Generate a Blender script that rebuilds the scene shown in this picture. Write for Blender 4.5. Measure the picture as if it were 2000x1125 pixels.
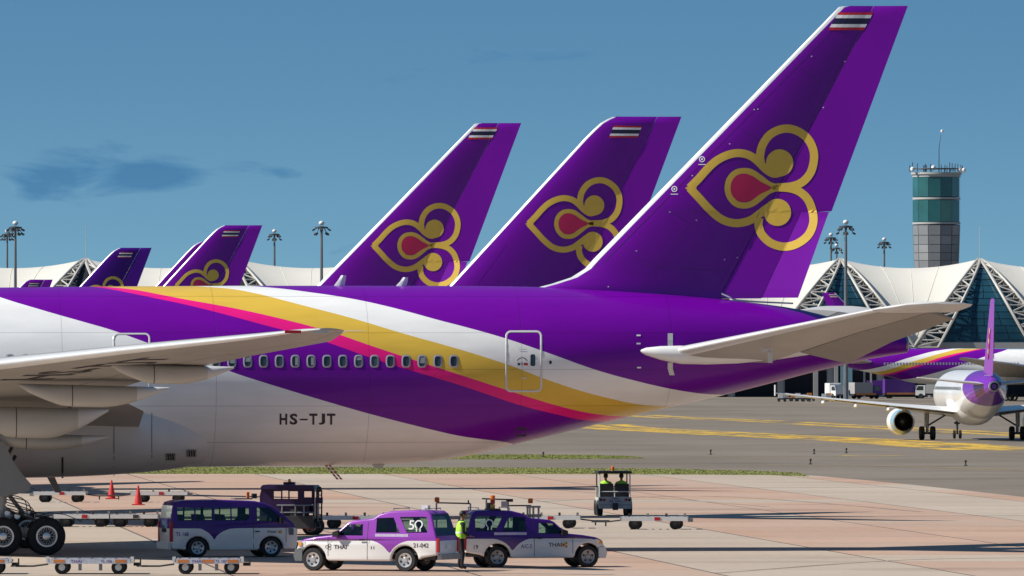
import bpy, bmesh, math, random
import numpy as np
from mathutils import Vector, Matrix
from mathutils.geometry import tessellate_polygon
random.seed(7)
for o in list(bpy.data.objects): bpy.data.objects.remove(o)
S = bpy.context.scene
COL = S.collection
R = math.radians
# ------------------------------------------------------------------ camera, sky, sun, exposure
F, HZ, H = 17100.0, 711.0, 6.38          # focal length in photo pixels, horizon row, camera height
cam = bpy.data.cameras.new('camera'); camo = bpy.data.objects.new('camera', cam); COL.objects.link(camo)
camo.location = (0, 0, H); camo.rotation_euler = (R(90), 0, 0)
cam.sensor_width = 36; cam.lens = F/2000*36; cam.shift_y = (HZ-562.5)/2000
cam.clip_start = 1; cam.clip_end = 60000
S.camera = camo
SUN_EL, SUN_AZ = 41.0, 10.0
W = bpy.data.worlds.new('World'); S.world = W; W.use_nodes = True
wn = W.node_tree.nodes; wl = W.node_tree.links; wn.clear()
def wnode(t, **k):
    n = wn.new(t)
    for a, b in k.items(): setattr(n, a, b)
    return n
sky = wnode('ShaderNodeTexSky', sky_type='NISHITA', sun_disc=False)
sky.sun_elevation = R(SUN_EL); sky.sun_rotation = R(270-SUN_AZ)
sky.altitude = 0; sky.air_density = 1.0; sky.dust_density = 0.4; sky.ozone_density = 2.0
skc = wnode('ShaderNodeTexCoord')
skm = wnode('ShaderNodeMapping'); skm.inputs['Scale'].default_value = (1, 1, 4.5); skm.inputs['Location'].default_value = (0, 0, .135)
wl.new(skc.outputs['Generated'], skm.inputs[0])
skn = wnode('ShaderNodeVectorMath', operation='NORMALIZE'); wl.new(skm.outputs[0], skn.inputs[0]); wl.new(skn.outputs[0], sky.inputs[0])
hsv = wnode('ShaderNodeHueSaturation'); hsv.inputs['Saturation'].default_value = 1.22; hsv.inputs['Value'].default_value = 0.50
wl.new(sky.outputs[0], hsv.inputs['Color'])
# thin blue-grey fair-weather clouds, all round the sky, in direction space
tc = wnode('ShaderNodeTexCoord')
mp = wnode('ShaderNodeMapping'); mp.inputs['Scale'].default_value = (55, 55, 170); mp.inputs['Location'].default_value = (3.9, 1.2, 0.4)
wl.new(tc.outputs['Generated'], mp.inputs[0])
nz = wnode('ShaderNodeTexNoise'); nz.inputs['Scale'].default_value = 1.0; nz.inputs['Detail'].default_value = 8; nz.inputs['Roughness'].default_value = .56; nz.inputs['Distortion'].default_value = .5
wl.new(mp.outputs[0], nz.inputs['Vector'])
nmr = wnode('ShaderNodeMapRange', clamp=False); nmr.inputs[1].default_value = .3; nmr.inputs[2].default_value = .7; nmr.inputs[3].default_value = .12; nmr.inputs[4].default_value = .70
wl.new(nz.outputs[0], nmr.inputs[0]); acc = nmr.outputs[0]
for cpx, cpy, wpx, hpx, amt in ((150, 345, 230, 75, .42), (310, 345, 150, 50, .36), (500, 328, 90, 34, .30), (575, 342, 70, 26, .30), (480, 85, 60, 22, .10), (800, 30, 120, 26, .10), (1985, 90, 80, 40, .10), (760, 375, 50, 16, .09)):
    sb = wnode('ShaderNodeVectorMath', operation='SUBTRACT'); wl.new(tc.outputs['Generated'], sb.inputs[0]); sb.inputs[1].default_value = ((cpx-1000)/F, 1, (HZ-cpy)/F)
    ml = wnode('ShaderNodeVectorMath', operation='MULTIPLY'); wl.new(sb.outputs[0], ml.inputs[0]); ml.inputs[1].default_value = (F/wpx, 1, F/hpx)
    ln = wnode('ShaderNodeVectorMath', operation='LENGTH'); wl.new(ml.outputs[0], ln.inputs[0])
    mr_ = wnode('ShaderNodeMapRange', interpolation_type='SMOOTHSTEP'); mr_.inputs[1].default_value = 0; mr_.inputs[2].default_value = 1.25; mr_.inputs[3].default_value = amt; mr_.inputs[4].default_value = 0
    wl.new(ln.outputs['Value'], mr_.inputs[0]); ad_ = wnode('ShaderNodeMath', operation='ADD'); wl.new(acc, ad_.inputs[0]); wl.new(mr_.outputs[0], ad_.inputs[1]); acc = ad_.outputs[0]
rp = wnode('ShaderNodeValToRGB'); rp.color_ramp.elements[0].position = .64; rp.color_ramp.elements[1].position = .88
wl.new(acc, rp.inputs[0])
cm = wnode('ShaderNodeMixRGB', blend_type='MULTIPLY'); cm.inputs[2].default_value = (.55, .70, .84, 1)
wl.new(rp.outputs[0], cm.inputs[0]); wl.new(hsv.outputs[0], cm.inputs[1])
tn = wnode('ShaderNodeMixRGB', blend_type='MULTIPLY'); tn.inputs[0].default_value = 1; tn.inputs[2].default_value = (.93, 1.07, .96, 1); wl.new(cm.outputs[0], tn.inputs[1])
bg = wnode('ShaderNodeBackground'); bg.inputs[1].default_value = 0.15
wl.new(tn.outputs[0], bg.inputs[0])
wo = wnode('ShaderNodeOutputWorld'); wl.new(bg.outputs[0], wo.inputs[0])
sun = bpy.data.lights.new('sun', 'SUN'); sun.energy = 4.2; sun.angle = R(.55); sun.color = (1, .955, .885)
suno = bpy.data.objects.new('sun', sun); COL.objects.link(suno)
sdir = Vector((-math.cos(R(SUN_EL))*math.cos(R(SUN_AZ)), -math.cos(R(SUN_EL))*math.sin(R(SUN_AZ)), math.sin(R(SUN_EL))))
suno.rotation_euler = sdir.to_track_quat('Z', 'Y').to_euler(); suno.location = (-60, 60, 60)
S.view_settings.view_transform = 'Standard'; S.view_settings.look = 'None'; S.view_settings.gamma = 1
S.view_settings.exposure = 0.5
S.render.engine = 'CYCLES'
# ------------------------------------------------------------------ projection helpers
def cam_pt(px, py, Y): return Vector(((px-1000)/F*Y, Y, H+(HZ-py)/F*Y))
def gnd(px, py):
    Y = H*F/(py-HZ); return Vector(((px-1000)/F*Y, Y, 0))
class Curve:
    """smooth curve through points, straight outside"""
    def __init__(s, xs, ys):
        i = np.argsort(xs); s.x = np.array(xs, float)[i]; s.y = np.array(ys, float)[i]
        d = np.diff(s.y)/np.diff(s.x); m = np.zeros(len(s.x)); m[0] = d[0]; m[-1] = d[-1]
        for k in range(1, len(m)-1):
            m[k] = 0 if d[k-1]*d[k] <= 0 else 2*d[k-1]*d[k]/(d[k-1]+d[k])
        s.m = m
    def __call__(s, t):
        x, y, m = s.x, s.y, s.m
        if t <= x[0]: return float(y[0]+m[0]*(t-x[0]))
        if t >= x[-1]: return float(y[-1]+m[-1]*(t-x[-1]))
        k = int(np.searchsorted(x, t))-1; h = x[k+1]-x[k]; q = (t-x[k])/h
        return float((2*q**3-3*q*q+1)*y[k]+(q**3-2*q*q+q)*h*m[k]+(-2*q**3+3*q*q)*y[k+1]+(q**3-q*q)*h*m[k+1])
def catmull(pts, n=8, closed=False):
    pts = [Vector(p) for p in pts]; out = []; N = len(pts)
    for i in range(N if closed else N-1):
        if closed: p = [pts[(i+j-1) % N] for j in range(4)]
        else: p = [pts[max(0, min(N-1, i+j-1))] for j in range(4)]
        for k in range(n):
            t = k/n
            out.append(.5*((2*p[1])+(-p[0]+p[2])*t+(2*p[0]-5*p[1]+4*p[2]-p[3])*t*t+(-p[0]+3*p[1]-3*p[2]+p[3])*t**3))
    if not closed: out.append(pts[-1])
    return out
# ------------------------------------------------------------------ materials
MAT = {}
def mat(name, col, rough=.5, metal=0., var=.12, scale=3., bump=0., coat=0., spec=.5, stretch=(1,1,1), obj_var=0., dirt=None, emit=None):
    if name in MAT: return MAT[name]
    m = bpy.data.materials.new(name); m.use_nodes = True; nt = m.node_tree; N = nt.nodes; L = nt.links
    b = N['Principled BSDF']; b.inputs['Roughness'].default_value = rough; b.inputs['Metallic'].default_value = metal
    b.inputs['Coat Weight'].default_value = coat; b.inputs['Coat Roughness'].default_value = .06; b.inputs['Specular IOR Level'].default_value = spec
    t = N.new('ShaderNodeTexCoord'); mp = N.new('ShaderNodeMapping'); mp.inputs['Scale'].default_value = stretch
    L.new(t.outputs['Object'], mp.inputs[0])
    nz = N.new('ShaderNodeTexNoise'); nz.inputs['Scale'].default_value = scale; nz.inputs['Detail'].default_value = 6
    L.new(mp.outputs[0], nz.inputs['Vector'])
    mr = N.new('ShaderNodeMapRange'); mr.inputs[1].default_value = .25; mr.inputs[2].default_value = .75
    mr.inputs[3].default_value = 1-var; mr.inputs[4].default_value = 1+var; L.new(nz.outputs[0], mr.inputs[0])
    last = mr.outputs[0]
    if obj_var:
        oi = N.new('ShaderNodeObjectInfo'); m2 = N.new('ShaderNodeMapRange')
        m2.inputs[3].default_value = 1-obj_var; m2.inputs[4].default_value = 1+obj_var; L.new(oi.outputs['Random'], m2.inputs[0])
        mu = N.new('ShaderNodeMath'); mu.operation = 'MULTIPLY'; L.new(last, mu.inputs[0]); L.new(m2.outputs[0], mu.inputs[1]); last = mu.outputs[0]
    mx = N.new('ShaderNodeVectorMath'); mx.operation = 'SCALE'; mx.inputs[0].default_value = col[:3]; L.new(last, mx.inputs['Scale'])
    L.new(mx.outputs[0], b.inputs['Base Color'])
    if bump:
        n2 = N.new('ShaderNodeTexNoise'); n2.inputs['Scale'].default_value = scale*6; n2.inputs['Detail'].default_value = 5
        L.new(mp.outputs[0], n2.inputs['Vector'])
        bp = N.new('ShaderNodeBump'); bp.inputs['Strength'].default_value = bump; bp.inputs['Distance'].default_value = .02
        L.new(n2.outputs[0], bp.inputs['Height']); L.new(bp.outputs[0], b.inputs['Normal'])
    if emit: b.inputs['Emission Color'].default_value = (*emit[:3], 1); b.inputs['Emission Strength'].default_value = emit[3]
    MAT[name] = m; return m
def glass(name, tint, clear=.6, rough=.03):
    """thin window sheet: tinted see-through plus a Fresnel mirror"""
    if name in MAT: return MAT[name]
    m = bpy.data.materials.new(name); m.use_nodes = True; N = m.node_tree.nodes; L = m.node_tree.links; N.clear()
    tr = N.new('ShaderNodeBsdfTransparent'); tr.inputs[0].default_value = (*[c*clear for c in tint], 1)
    gl = N.new('ShaderNodeBsdfGlossy'); gl.inputs['Roughness'].default_value = rough
    fr = N.new('ShaderNodeFresnel'); fr.inputs[0].default_value = 1.7
    mx = N.new('ShaderNodeMixShader'); L.new(fr.outputs[0], mx.inputs[0]); L.new(tr.outputs[0], mx.inputs[1]); L.new(gl.outputs[0], mx.inputs[2])
    o = N.new('ShaderNodeOutputMaterial'); L.new(mx.outputs[0], o.inputs[0]); MAT[name] = m; return m
def banded(name, curves, cols, lo, hi, rough=.3, coat=.35, panel=None, var=.05, axis='X', spec=.4):
    """paint whose colour changes at heights z = curve(x); cols run from the top band down"""
    m = bpy.data.materials.new(name); m.use_nodes = True; N = m.node_tree.nodes; L = m.node_tree.links
    b = N['Principled BSDF']; b.inputs['Roughness'].default_value = rough; b.inputs['Coat Weight'].default_value = coat; b.inputs['Coat Roughness'].default_value = .08; b.inputs['Specular IOR Level'].default_value = spec
    t = N.new('ShaderNodeTexCoord'); sx = N.new('ShaderNodeSeparateXYZ'); L.new(t.outputs['Object'], sx.inputs[0])
    mr = N.new('ShaderNodeMapRange'); mr.inputs[1].default_value = lo; mr.inputs[2].default_value = hi; L.new(sx.outputs[axis], mr.inputs[0])
    zlo, zhi = -2.0, 14.0
    last = None
    for i, c in enumerate(curves):
        fc = N.new('ShaderNodeFloatCurve'); cv = fc.mapping.curves[0]; n = 60
        ys = [(min(zhi, max(zlo, c(lo+(hi-lo)*k/n)))-zlo)/(zhi-zlo) for k in range(n+1)]
        cv.points[0].location = (0, ys[0]); cv.points[-1].location = (1, ys[-1])
        for k in range(1, n): cv.points.new(k/n, ys[k])
        for p in cv.points: p.handle_type = 'AUTO'
        fc.mapping.update(); L.new(mr.outputs[0], fc.inputs['Value'])
        m2 = N.new('ShaderNodeMapRange'); m2.inputs[3].default_value = zlo; m2.inputs[4].default_value = zhi; L.new(fc.outputs[0], m2.inputs[0])
        gt = N.new('ShaderNodeMath'); gt.operation = 'GREATER_THAN'; L.new(sx.outputs['Z'], gt.inputs[0]); L.new(m2.outputs[0], gt.inputs[1])
        mx = N.new('ShaderNodeMixRGB'); L.new(gt.outputs[0], mx.inputs[0])
        mx.inputs[2].default_value = (*cols[i], 1)
        if last is None: mx.inputs[1].default_value = (*cols[i+1], 1)
        cur = (mx, i); 
        if i == 0: first = mx; chain = [mx]
        else: chain.append(mx)
        last = mx
    # nest: colour = z>c0 ? cols0 : (z>c1 ? cols1 : ...)
    for i in range(len(chain)):
        if i+1 < len(chain): L.new(chain[i+1].outputs[0], chain[i].inputs[1])
        else: chain[i].inputs[1].default_value = (*cols[i+1], 1)
    nz = N.new('ShaderNodeTexNoise'); nz.inputs['Scale'].default_value = 1.3; nz.inputs['Detail'].default_value = 8
    mpp = N.new('ShaderNodeMapping'); mpp.inputs['Scale'].default_value = (.5, 1, 2.2); L.new(t.outputs['Object'], mpp.inputs[0]); L.new(mpp.outputs[0], nz.inputs['Vector'])
    m3 = N.new('ShaderNodeMapRange'); m3.inputs[1].default_value = .3; m3.inputs[2].default_value = .7; m3.inputs[3].default_value = 1-var; m3.inputs[4].default_value = 1+var
    L.new(nz.outputs[0], m3.inputs[0])
    sc = N.new('ShaderNodeVectorMath'); sc.operation = 'SCALE'; L.new(chain[0].outputs[0], sc.inputs[0]); L.new(m3.outputs[0], sc.inputs['Scale'])
    L.new(sc.outputs[0], b.inputs['Base Color'])
    if panel:      # sealant lines at the skin joints
        jl = None
        for src, per in (('X', panel), ('Z', .62)):
            pw = N.new('ShaderNodeMath'); pw.operation = 'PINGPONG'; pw.inputs[1].default_value = per; L.new(sx.outputs[src], pw.inputs[0])
            ls = N.new('ShaderNodeMath'); ls.operation = 'LESS_THAN'; ls.inputs[1].default_value = .012; L.new(pw.outputs[0], ls.inputs[0])
            if jl: mxm = N.new('ShaderNodeMath'); mxm.operation = 'MAXIMUM'; L.new(jl, mxm.inputs[0]); L.new(ls.outputs[0], mxm.inputs[1]); jl = mxm.outputs[0]
            else: jl = ls.outputs[0]
        jm = N.new('ShaderNodeMapRange'); jm.inputs[3].default_value = 1; jm.inputs[4].default_value = .72; L.new(jl, jm.inputs[0])
        s2 = N.new('ShaderNodeVectorMath'); s2.operation = 'SCALE'; L.new(sc.outputs[0], s2.inputs[0]); L.new(jm.outputs[0], s2.inputs['Scale'])
        L.new(s2.outputs[0], b.inputs['Base Color'])
    if panel:      # faint skin seams: shallow bump rings along x and stringer laps along z
        wv = N.new('ShaderNodeMath'); wv.operation = 'PINGPONG'; wv.inputs[1].default_value = panel; L.new(sx.outputs['X'], wv.inputs[0])
        lt = N.new('ShaderNodeMath'); lt.operation = 'LESS_THAN'; lt.inputs[1].default_value = .018; L.new(wv.outputs[0], lt.inputs[0])
        n4 = N.new('ShaderNodeTexNoise'); n4.inputs['Scale'].default_value = .8; mp4 = N.new('ShaderNodeMapping'); mp4.inputs['Scale'].default_value = (.25, 1, 1.6)
        L.new(t.outputs['Object'], mp4.inputs[0]); L.new(mp4.outputs[0], n4.inputs['Vector'])
        ad = N.new('ShaderNodeMath'); ad.operation = 'MULTIPLY_ADD'; ad.inputs[1].default_value = -.10; L.new(lt.outputs[0], ad.inputs[0]); L.new(n4.outputs[0], ad.inputs[2])
        bp = N.new('ShaderNodeBump'); bp.inputs['Strength'].default_value = .35; bp.inputs['Distance'].default_value = .06; L.new(ad.outputs[0], bp.inputs['Height'])
        L.new(bp.outputs[0], b.inputs['Normal']); L.new(bp.outputs[0], b.inputs['Coat Normal'])
    MAT[name] = m; return m
PURPLE = (.152, .001, .31); GOLD = (.72, .47, .065); PINK = (.80, .012, .22); WHITE = (.84, .83, .80)
m_purple = mat('purple paint', PURPLE, .36, var=.05, scale=.6, coat=.05, spec=.3)
m_fin = mat('fin purple paint', (.146, .001, .295), .34, var=.10, scale=.35, coat=.10, spec=.28, bump=.05)
m_rudder = mat('rudder purple paint', (.165, .001, .32), .36, var=.09, scale=.35, coat=.08, spec=.28, bump=.05)
m_gold = mat('gold paint', GOLD, .4, var=.05); m_pink = mat('pink paint', (.62, .012, .10), .4, var=.04)
m_white = mat('white paint', WHITE, .35, var=.04, scale=1., coat=.2)
m_lgrey = mat('light grey aircraft paint', (.62, .61, .59), .4, var=.06, scale=1.2, coat=.1)
m_grey = mat('grey aircraft paint', (.36, .34, .31), .45, var=.08, scale=.9)
m_door = mat('grey gear door paint', (.26, .27, .27), .5, var=.06)
m_metal = mat('bare metal', (.62, .62, .63), .28, 1., var=.08, scale=2)
m_steel = mat('dull steel', (.33, .33, .33), .45, .8, var=.2, scale=5)
m_lead = mat('polished leading edge', (.80, .80, .79), .3, .35, var=.05, scale=1.5)
m_tyre = mat('tyre rubber', (.016, .016, .017), .75, var=.3, scale=9, bump=.2)
m_black = mat('black plastic', (.012, .012, .014), .5, var=.2)
m_dark = mat('dark metal', (.035, .034, .036), .55, var=.3, scale=4)  # even dark tone of frames, hoses, seams and small fittings
m_text = mat('black lettering', (.02, .015, .03), .5, var=.1); m_wtext = mat('white lettering', (.8, .8, .8), .5, var=.05)
m_ptext = mat('purple lettering', (.10, .03, .28), .5, var=.1)
m_red = mat('red plastic', (.45, .012, .02), .35, var=.1); m_orange = mat('orange beacon plastic', (.75, .16, .02), .3, var=.1)
m_amber = mat('amber lens', (.8, .35, .05), .25, var=.1)
m_awin = mat('cabin window glass', (.040, .055, .064), .08, var=.4, scale=.9, coat=.5, obj_var=.55)
m_winframe = mat('window frame', (.44, .42, .46), .35, .4, var=.05)
m_flagr = mat('flag red', (.48, .012, .03), .5, var=.04); m_flagb = mat('flag blue', (.012, .012, .05), .5, var=.04)
m_boot = mat('dark work cloth', (.014, .014, .02), .85, var=.3, scale=20)
m_lime = mat('lime hi-vis cloth', (.40, .78, .05), .75, var=.1, scale=20)
m_skin = mat('skin', (.30, .16, .10), .55, var=.08, scale=12); m_hair = mat('black hair', (.01, .009, .008), .6, var=.2)
# ------------------------------------------------------------------ mesh helpers
class MB:
    def __init__(s): s.v = []; s.f = []; s.mi = []; s.mats = []; s.sm = []
    def m(s, mt):
        if mt not in s.mats: s.mats.append(mt)
        return s.mats.index(mt)
    def add(s, vs, fs, mt, smooth=False):
        o = len(s.v); s.v += [tuple(v) for v in vs]; k = s.m(mt)
        for f in fs: s.f.append([o+i for i in f]); s.mi.append(k); s.sm.append(smooth)
        return s
    def box(s, c, d, mt, rz=0., ry=0., rx=0., tap=1.):
        M3 = Matrix.Rotation(rz, 3, 'Z') @ Matrix.Rotation(ry, 3, 'Y') @ Matrix.Rotation(rx, 3, 'X'); c = Vector(c); vs = []
        for sz in (-1, 1):
            t = tap if sz > 0 else 1
            for sx, sy in ((-1, -1), (1, -1), (1, 1), (-1, 1)): vs.append(c+M3 @ Vector((sx*d[0]/2*t, sy*d[1]/2*t, sz*d[2]/2)))
        return s.add(vs, [(3, 2, 1, 0), (4, 5, 6, 7), (0, 1, 5, 4), (1, 2, 6, 5), (2, 3, 7, 6), (3, 0, 4, 7)], mt)
    def tube(s, pts, r, mt, n=8, caps=True, sx=1., sq=1.):
        pts = [Vector(p) for p in pts]; rs = r if isinstance(r, (list, tuple)) else [r]*len(pts)
        rings = []; up = None
        for i, p in enumerate(pts):
            d = (pts[min(i+1, len(pts)-1)]-pts[max(i-1, 0)]).normalized()
            if up is None: up = Vector((0, 0, 1)) if abs(d.z) < .9 else Vector((0, 1, 0))
            a = d.cross(up); a = a.normalized() if a.length > 1e-6 else Vector((1, 0, 0)); b = a.cross(d).normalized()
            rings.append([p+(a*math.cos(2*math.pi*k/n)*sx+b*math.sin(2*math.pi*k/n)*sq)*rs[i] for k in range(n)])
        return s.loft(rings, mt, caps)
    def loft(s, rings, mt, caps=True, smooth=True, closed=True):
        n = len(rings[0]); vs = [v for r in rings for v in r]; fs = []
        for i in range(len(rings)-1):
            for k in range(n if closed else n-1):
                fs.append((i*n+k, i*n+(k+1) % n, (i+1)*n+(k+1) % n, (i+1)*n+k))
        s.add(vs, fs, mt, smooth)
        if caps:
            s.add(rings[0], [tuple(range(n-1, -1, -1))], mt); s.add(rings[-1], [tuple(range(n))], mt)
        return s
    def lathe(s, prof, mt, axis='Y', c=(0, 0, 0), n=24, smooth=True, mats=None):
        """prof: (radius, along-axis) pairs"""
        c = Vector(c); rings = []
        for r, a in prof:
            rg = []
            for k in range(n):
                q = 2*math.pi*k/n; u, w = r*math.cos(q), r*math.sin(q)
                rg.append(c+Vector({'X': (a, u, w), 'Y': (u, a, w), 'Z': (u, w, a)}[axis]))
            rings.append(rg)
        for i in range(len(rings)-1): s.loft(rings[i:i+2], (mats[i] if mats else mt), caps=False, smooth=smooth)
        return s
    def disc(s, c, r, mt, axis='Y', n=16, sx=1., sz=1.):
        c = Vector(c); vs = []
        for k in range(n):
            q = 2*math.pi*k/n; u, w = r*sx*math.cos(q), r*sz*math.sin(q)
            vs.append(c+Vector({'X': (0, u, w), 'Y': (u, 0, w), 'Z': (u, w, 0)}[axis]))
        return s.add(vs, [tuple(range(n))], mt)
    def sphere(s, c, r, mt, n=12, sc=(1, 1, 1)):
        rings = []
        for i in range(n//2+1):
            th = math.pi*i/(n//2); rr = max(.001, math.sin(th))
            rings.append([Vector(c)+Vector((r*sc[0]*rr*math.cos(2*math.pi*k/n), r*sc[1]*rr*math.sin(2*math.pi*k/n), -r*sc[2]*math.cos(th))) for k in range(n)])
        return s.loft(rings, mt, caps=True)
    def prism(s, poly, y0, y1, mt, axis='Y', holes=(), smooth=False):
        """poly in (x,z), extruded along y (axis Y) or given axis"""
        loops = [list(poly)]+[list(h) for h in holes]; flat = [p for l in loops for p in l]
        def P(p, a): return Vector({'Y': (p[0], a, p[1]), 'X': (a, p[0], p[1]), 'Z': (p[0], p[1], a)}[axis])
        tris = tessellate_polygon([[Vector((p[0], p[1], 0)) for p in l] for l in loops])
        n = len(flat); vs = [P(p, y0) for p in flat]+[P(p, y1) for p in flat]
        fs = [tuple(t) for t in tris]+[tuple(i+n for i in reversed(t)) for t in tris]
        o = 0
        for l in loops:
            k = len(l)
            for i in range(k): fs.append((o+i, o+(i+1) % k, n+o+(i+1) % k, n+o+i))
            o += k
        return s.add(vs, fs, mt, smooth)
    def mesh(s, name, fix=True):
        me = bpy.data.meshes.new(name); me.from_pydata(s.v, [], s.f)
        for mt in s.mats: me.materials.append(mt)
        me.polygons.foreach_set('material_index', s.mi); me.polygons.foreach_set('use_smooth', s.sm); me.update()
        if fix:
            bm = bmesh.new(); bm.from_mesh(me); bmesh.ops.remove_doubles(bm, verts=bm.verts, dist=1e-5)
            bmesh.ops.recalc_face_normals(bm, faces=bm.faces); bm.to_mesh(me); bm.free()
            me.set_sharp_from_angle(angle=R(42))
        return me
    def build(s, name, parent=None, fix=True, loc=None):
        return link(name, s.mesh(name, fix), parent, loc)
def link(name, me, parent=None, loc=None):
    o = bpy.data.objects.new(name, me); COL.objects.link(o); o.parent = parent
    if loc is not None: o.location = loc
    return o
def tag(o, label=None, cat=None, group=None, kind=None):
    if label: o['label'] = label
    if cat: o['category'] = cat
    if group: o['group'] = group
    if kind: o['kind'] = kind
    return o
def thing(name, label, cat, loc=(0, 0, 0), rz=0., group=None):
    o = bpy.data.objects.new(name, None); COL.objects.link(o); o.location = loc; o.rotation_euler = (0, 0, rz)
    o.empty_display_size = .3
    return tag(o, label, cat, group)
def copy_tree(o, parent=None, **k):
    c = o.copy(); COL.objects.link(c); c.parent = parent
    for ch in [x for x in bpy.data.objects if x.parent == o]: copy_tree(ch, c)
    for a, b in k.items():
        if a == 'loc': c.location = b
        elif a == 'rz': c.rotation_euler = (0, 0, b)
        else: c[a] = b
    return c
_txt = {}
def text2d(s, bold=0.):
    """glyph outlines as flat triangles, scaled to the unit box"""
    if (s, bold) in _txt: return _txt[(s, bold)]
    cu = bpy.data.curves.new('t', 'FONT'); cu.body = s; cu.resolution_u = 3; cu.fill_mode = 'FRONT'; cu.offset = bold
    o = bpy.data.objects.new('t', cu); COL.objects.link(o); dg = bpy.context.evaluated_depsgraph_get()
    me = bpy.data.meshes.new_from_object(o.evaluated_get(dg)); v = [(a.co.x, a.co.y) for a in me.vertices]; f = [tuple(p.vertices) for p in me.polygons]
    bpy.data.objects.remove(o); bpy.data.meshes.remove(me); bpy.data.curves.remove(cu)
    x0 = min(a for a, _ in v); x1 = max(a for a, _ in v); y0 = min(b for _, b in v); y1 = max(b for _, b in v)
    v = [((a-x0)/(x1-x0), (b-y0)/(y1-y0)) for a, b in v]; _txt[(s, bold)] = (v, f); return v, f
def text_on(mb, s, fn, mt, bold=.01):
    """fn(u,v) -> point"""
    v, f = text2d(s, bold); mb.add([fn(a, b) for a, b in v], f, mt); return mb
# ================================================================== SETTING: ground
def ground_mat(name, c1, c2, scale, stretch, c3=None, rough=.85, s3=.15, obj_var=0.):
    m = bpy.data.materials.new(name); m.use_nodes = True; N = m.node_tree.nodes; L = m.node_tree.links; b = N['Principled BSDF']
    b.inputs['Roughness'].default_value = rough; b.inputs['Specular IOR Level'].default_value = .25
    g = N.new('ShaderNodeNewGeometry'); mp = N.new('ShaderNodeMapping'); mp.inputs['Scale'].default_value = stretch; mp.inputs['Rotation'].default_value = (0, 0, R(5)); L.new(g.outputs['Position'], mp.inputs[0])
    n1 = N.new('ShaderNodeTexNoise'); n1.inputs['Scale'].default_value = scale; n1.inputs['Detail'].default_value = 7; n1.inputs['Roughness'].default_value = .6; L.new(mp.outputs[0], n1.inputs['Vector'])
    rp = N.new('ShaderNodeValToRGB'); rp.color_ramp.elements[0].position = .36; rp.color_ramp.elements[1].position = .64
    rp.color_ramp.elements[0].color = (*c1, 1); rp.color_ramp.elements[1].color = (*c2, 1); L.new(n1.outputs[0], rp.inputs[0])
    n2 = N.new('ShaderNodeTexNoise'); n2.inputs['Scale'].default_value = 2.2; n2.inputs['Detail'].default_value = 8; L.new(g.outputs['Position'], n2.inputs['Vector'])
    mr = N.new('ShaderNodeMapRange'); mr.inputs[1].default_value = .3; mr.inputs[2].default_value = .7; mr.inputs[3].default_value = 1-s3; mr.inputs[4].default_value = 1+s3; L.new(n2.outputs[0], mr.inputs[0])
    last = mr.outputs[0]
    if obj_var:
        oi = N.new('ShaderNodeObjectInfo'); m2 = N.new('ShaderNodeMapRange'); m2.inputs[3].default_value = 1-obj_var; m2.inputs[4].default_value = 1+obj_var; L.new(oi.outputs['Random'], m2.inputs[0])
        mu = N.new('ShaderNodeMath'); mu.operation = 'MULTIPLY'; L.new(last, mu.inputs[0]); L.new(m2.outputs[0], mu.inputs[1]); last = mu.outputs[0]
    sc = N.new('ShaderNodeVectorMath'); sc.operation = 'SCALE'; L.new(rp.outputs[0], sc.inputs[0]); L.new(last, sc.inputs['Scale'])
    out = sc.outputs[0]
    if c3:   # oil and rubber streaks
        mp3 = N.new('ShaderNodeMapping'); mp3.inputs['Scale'].default_value = (.06, .12, 1); L.new(g.outputs['Position'], mp3.inputs[0])
        n3 = N.new('ShaderNodeTexNoise'); n3.inputs['Scale'].default_value = 1.; n3.inputs['Detail'].default_value = 6; L.new(mp3.outputs[0], n3.inputs['Vector'])
        r3 = N.new('ShaderNodeValToRGB'); r3.color_ramp.elements[0].position = .55; r3.color_ramp.elements[1].position = .75; L.new(n3.outputs[0], r3.inputs[0])
        mx = N.new('ShaderNodeMixRGB'); mx.blend_type = 'MULTIPLY'; mx.inputs[2].default_value = (*c3, 1); L.new(r3.outputs[0], mx.inputs[0]); L.new(out, mx.inputs[1]); out = mx.outputs[0]
    L.new(out, b.inputs['Base Color']); MAT[name] = m; return m
m_asph = ground_mat('taxiway asphalt', (.175, .145, .112), (.225, .190, .150), .05, (.9, .30, 1), (.66, .65, .66), s3=.10)
m_slab = ground_mat('pink concrete', (.47, .295, .21), (.46, .34, .262), .07, (.8, .5, 1), (.66, .60, .58), s3=.08, obj_var=.05)
m_beige = ground_mat('beige concrete', (.43, .35, .275), (.48, .395, .315), .07, (.8, .5, 1), (.70, .66, .64), s3=.08, obj_var=.04)
m_joint = mat('joint filler', (.10, .085, .08), .9, var=.2)
m_yellow = ground_mat('worn yellow paint', (.34, .24, .09), (.68, .42, .05), .55, (1, .07, 1), None, s3=.25)
m_yelpl = mat('yellow lamp body', (.55, .34, .05), .6, var=.2)
m_rubber = mat('tyre marks', (.055, .045, .055), .85, var=.35, scale=1.3)
m_grass = mat('grass blades', (.20, .215, .042), .7, var=.35, scale=.35); m_soil = mat('grass soil', (.20, .20, .05), .9, var=.4, scale=.4)
m_drain = mat('drain grating', (.06, .05, .05), .8, var=.3, scale=3.)
def sheet(name, pts, z, mt, parent=None, kind='structure'):
    o = MB().add([(p[0], p[1], z) for p in pts], [tuple(range(len(pts)))], mt).build(name, parent, fix=False)
    if kind and parent is None: tag(o, kind=kind)
    return o
gr = sheet('ground', [(-9000, -200), (9000, -200), (9000, 45000), (-9000, 45000)], 0, m_asph)
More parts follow.
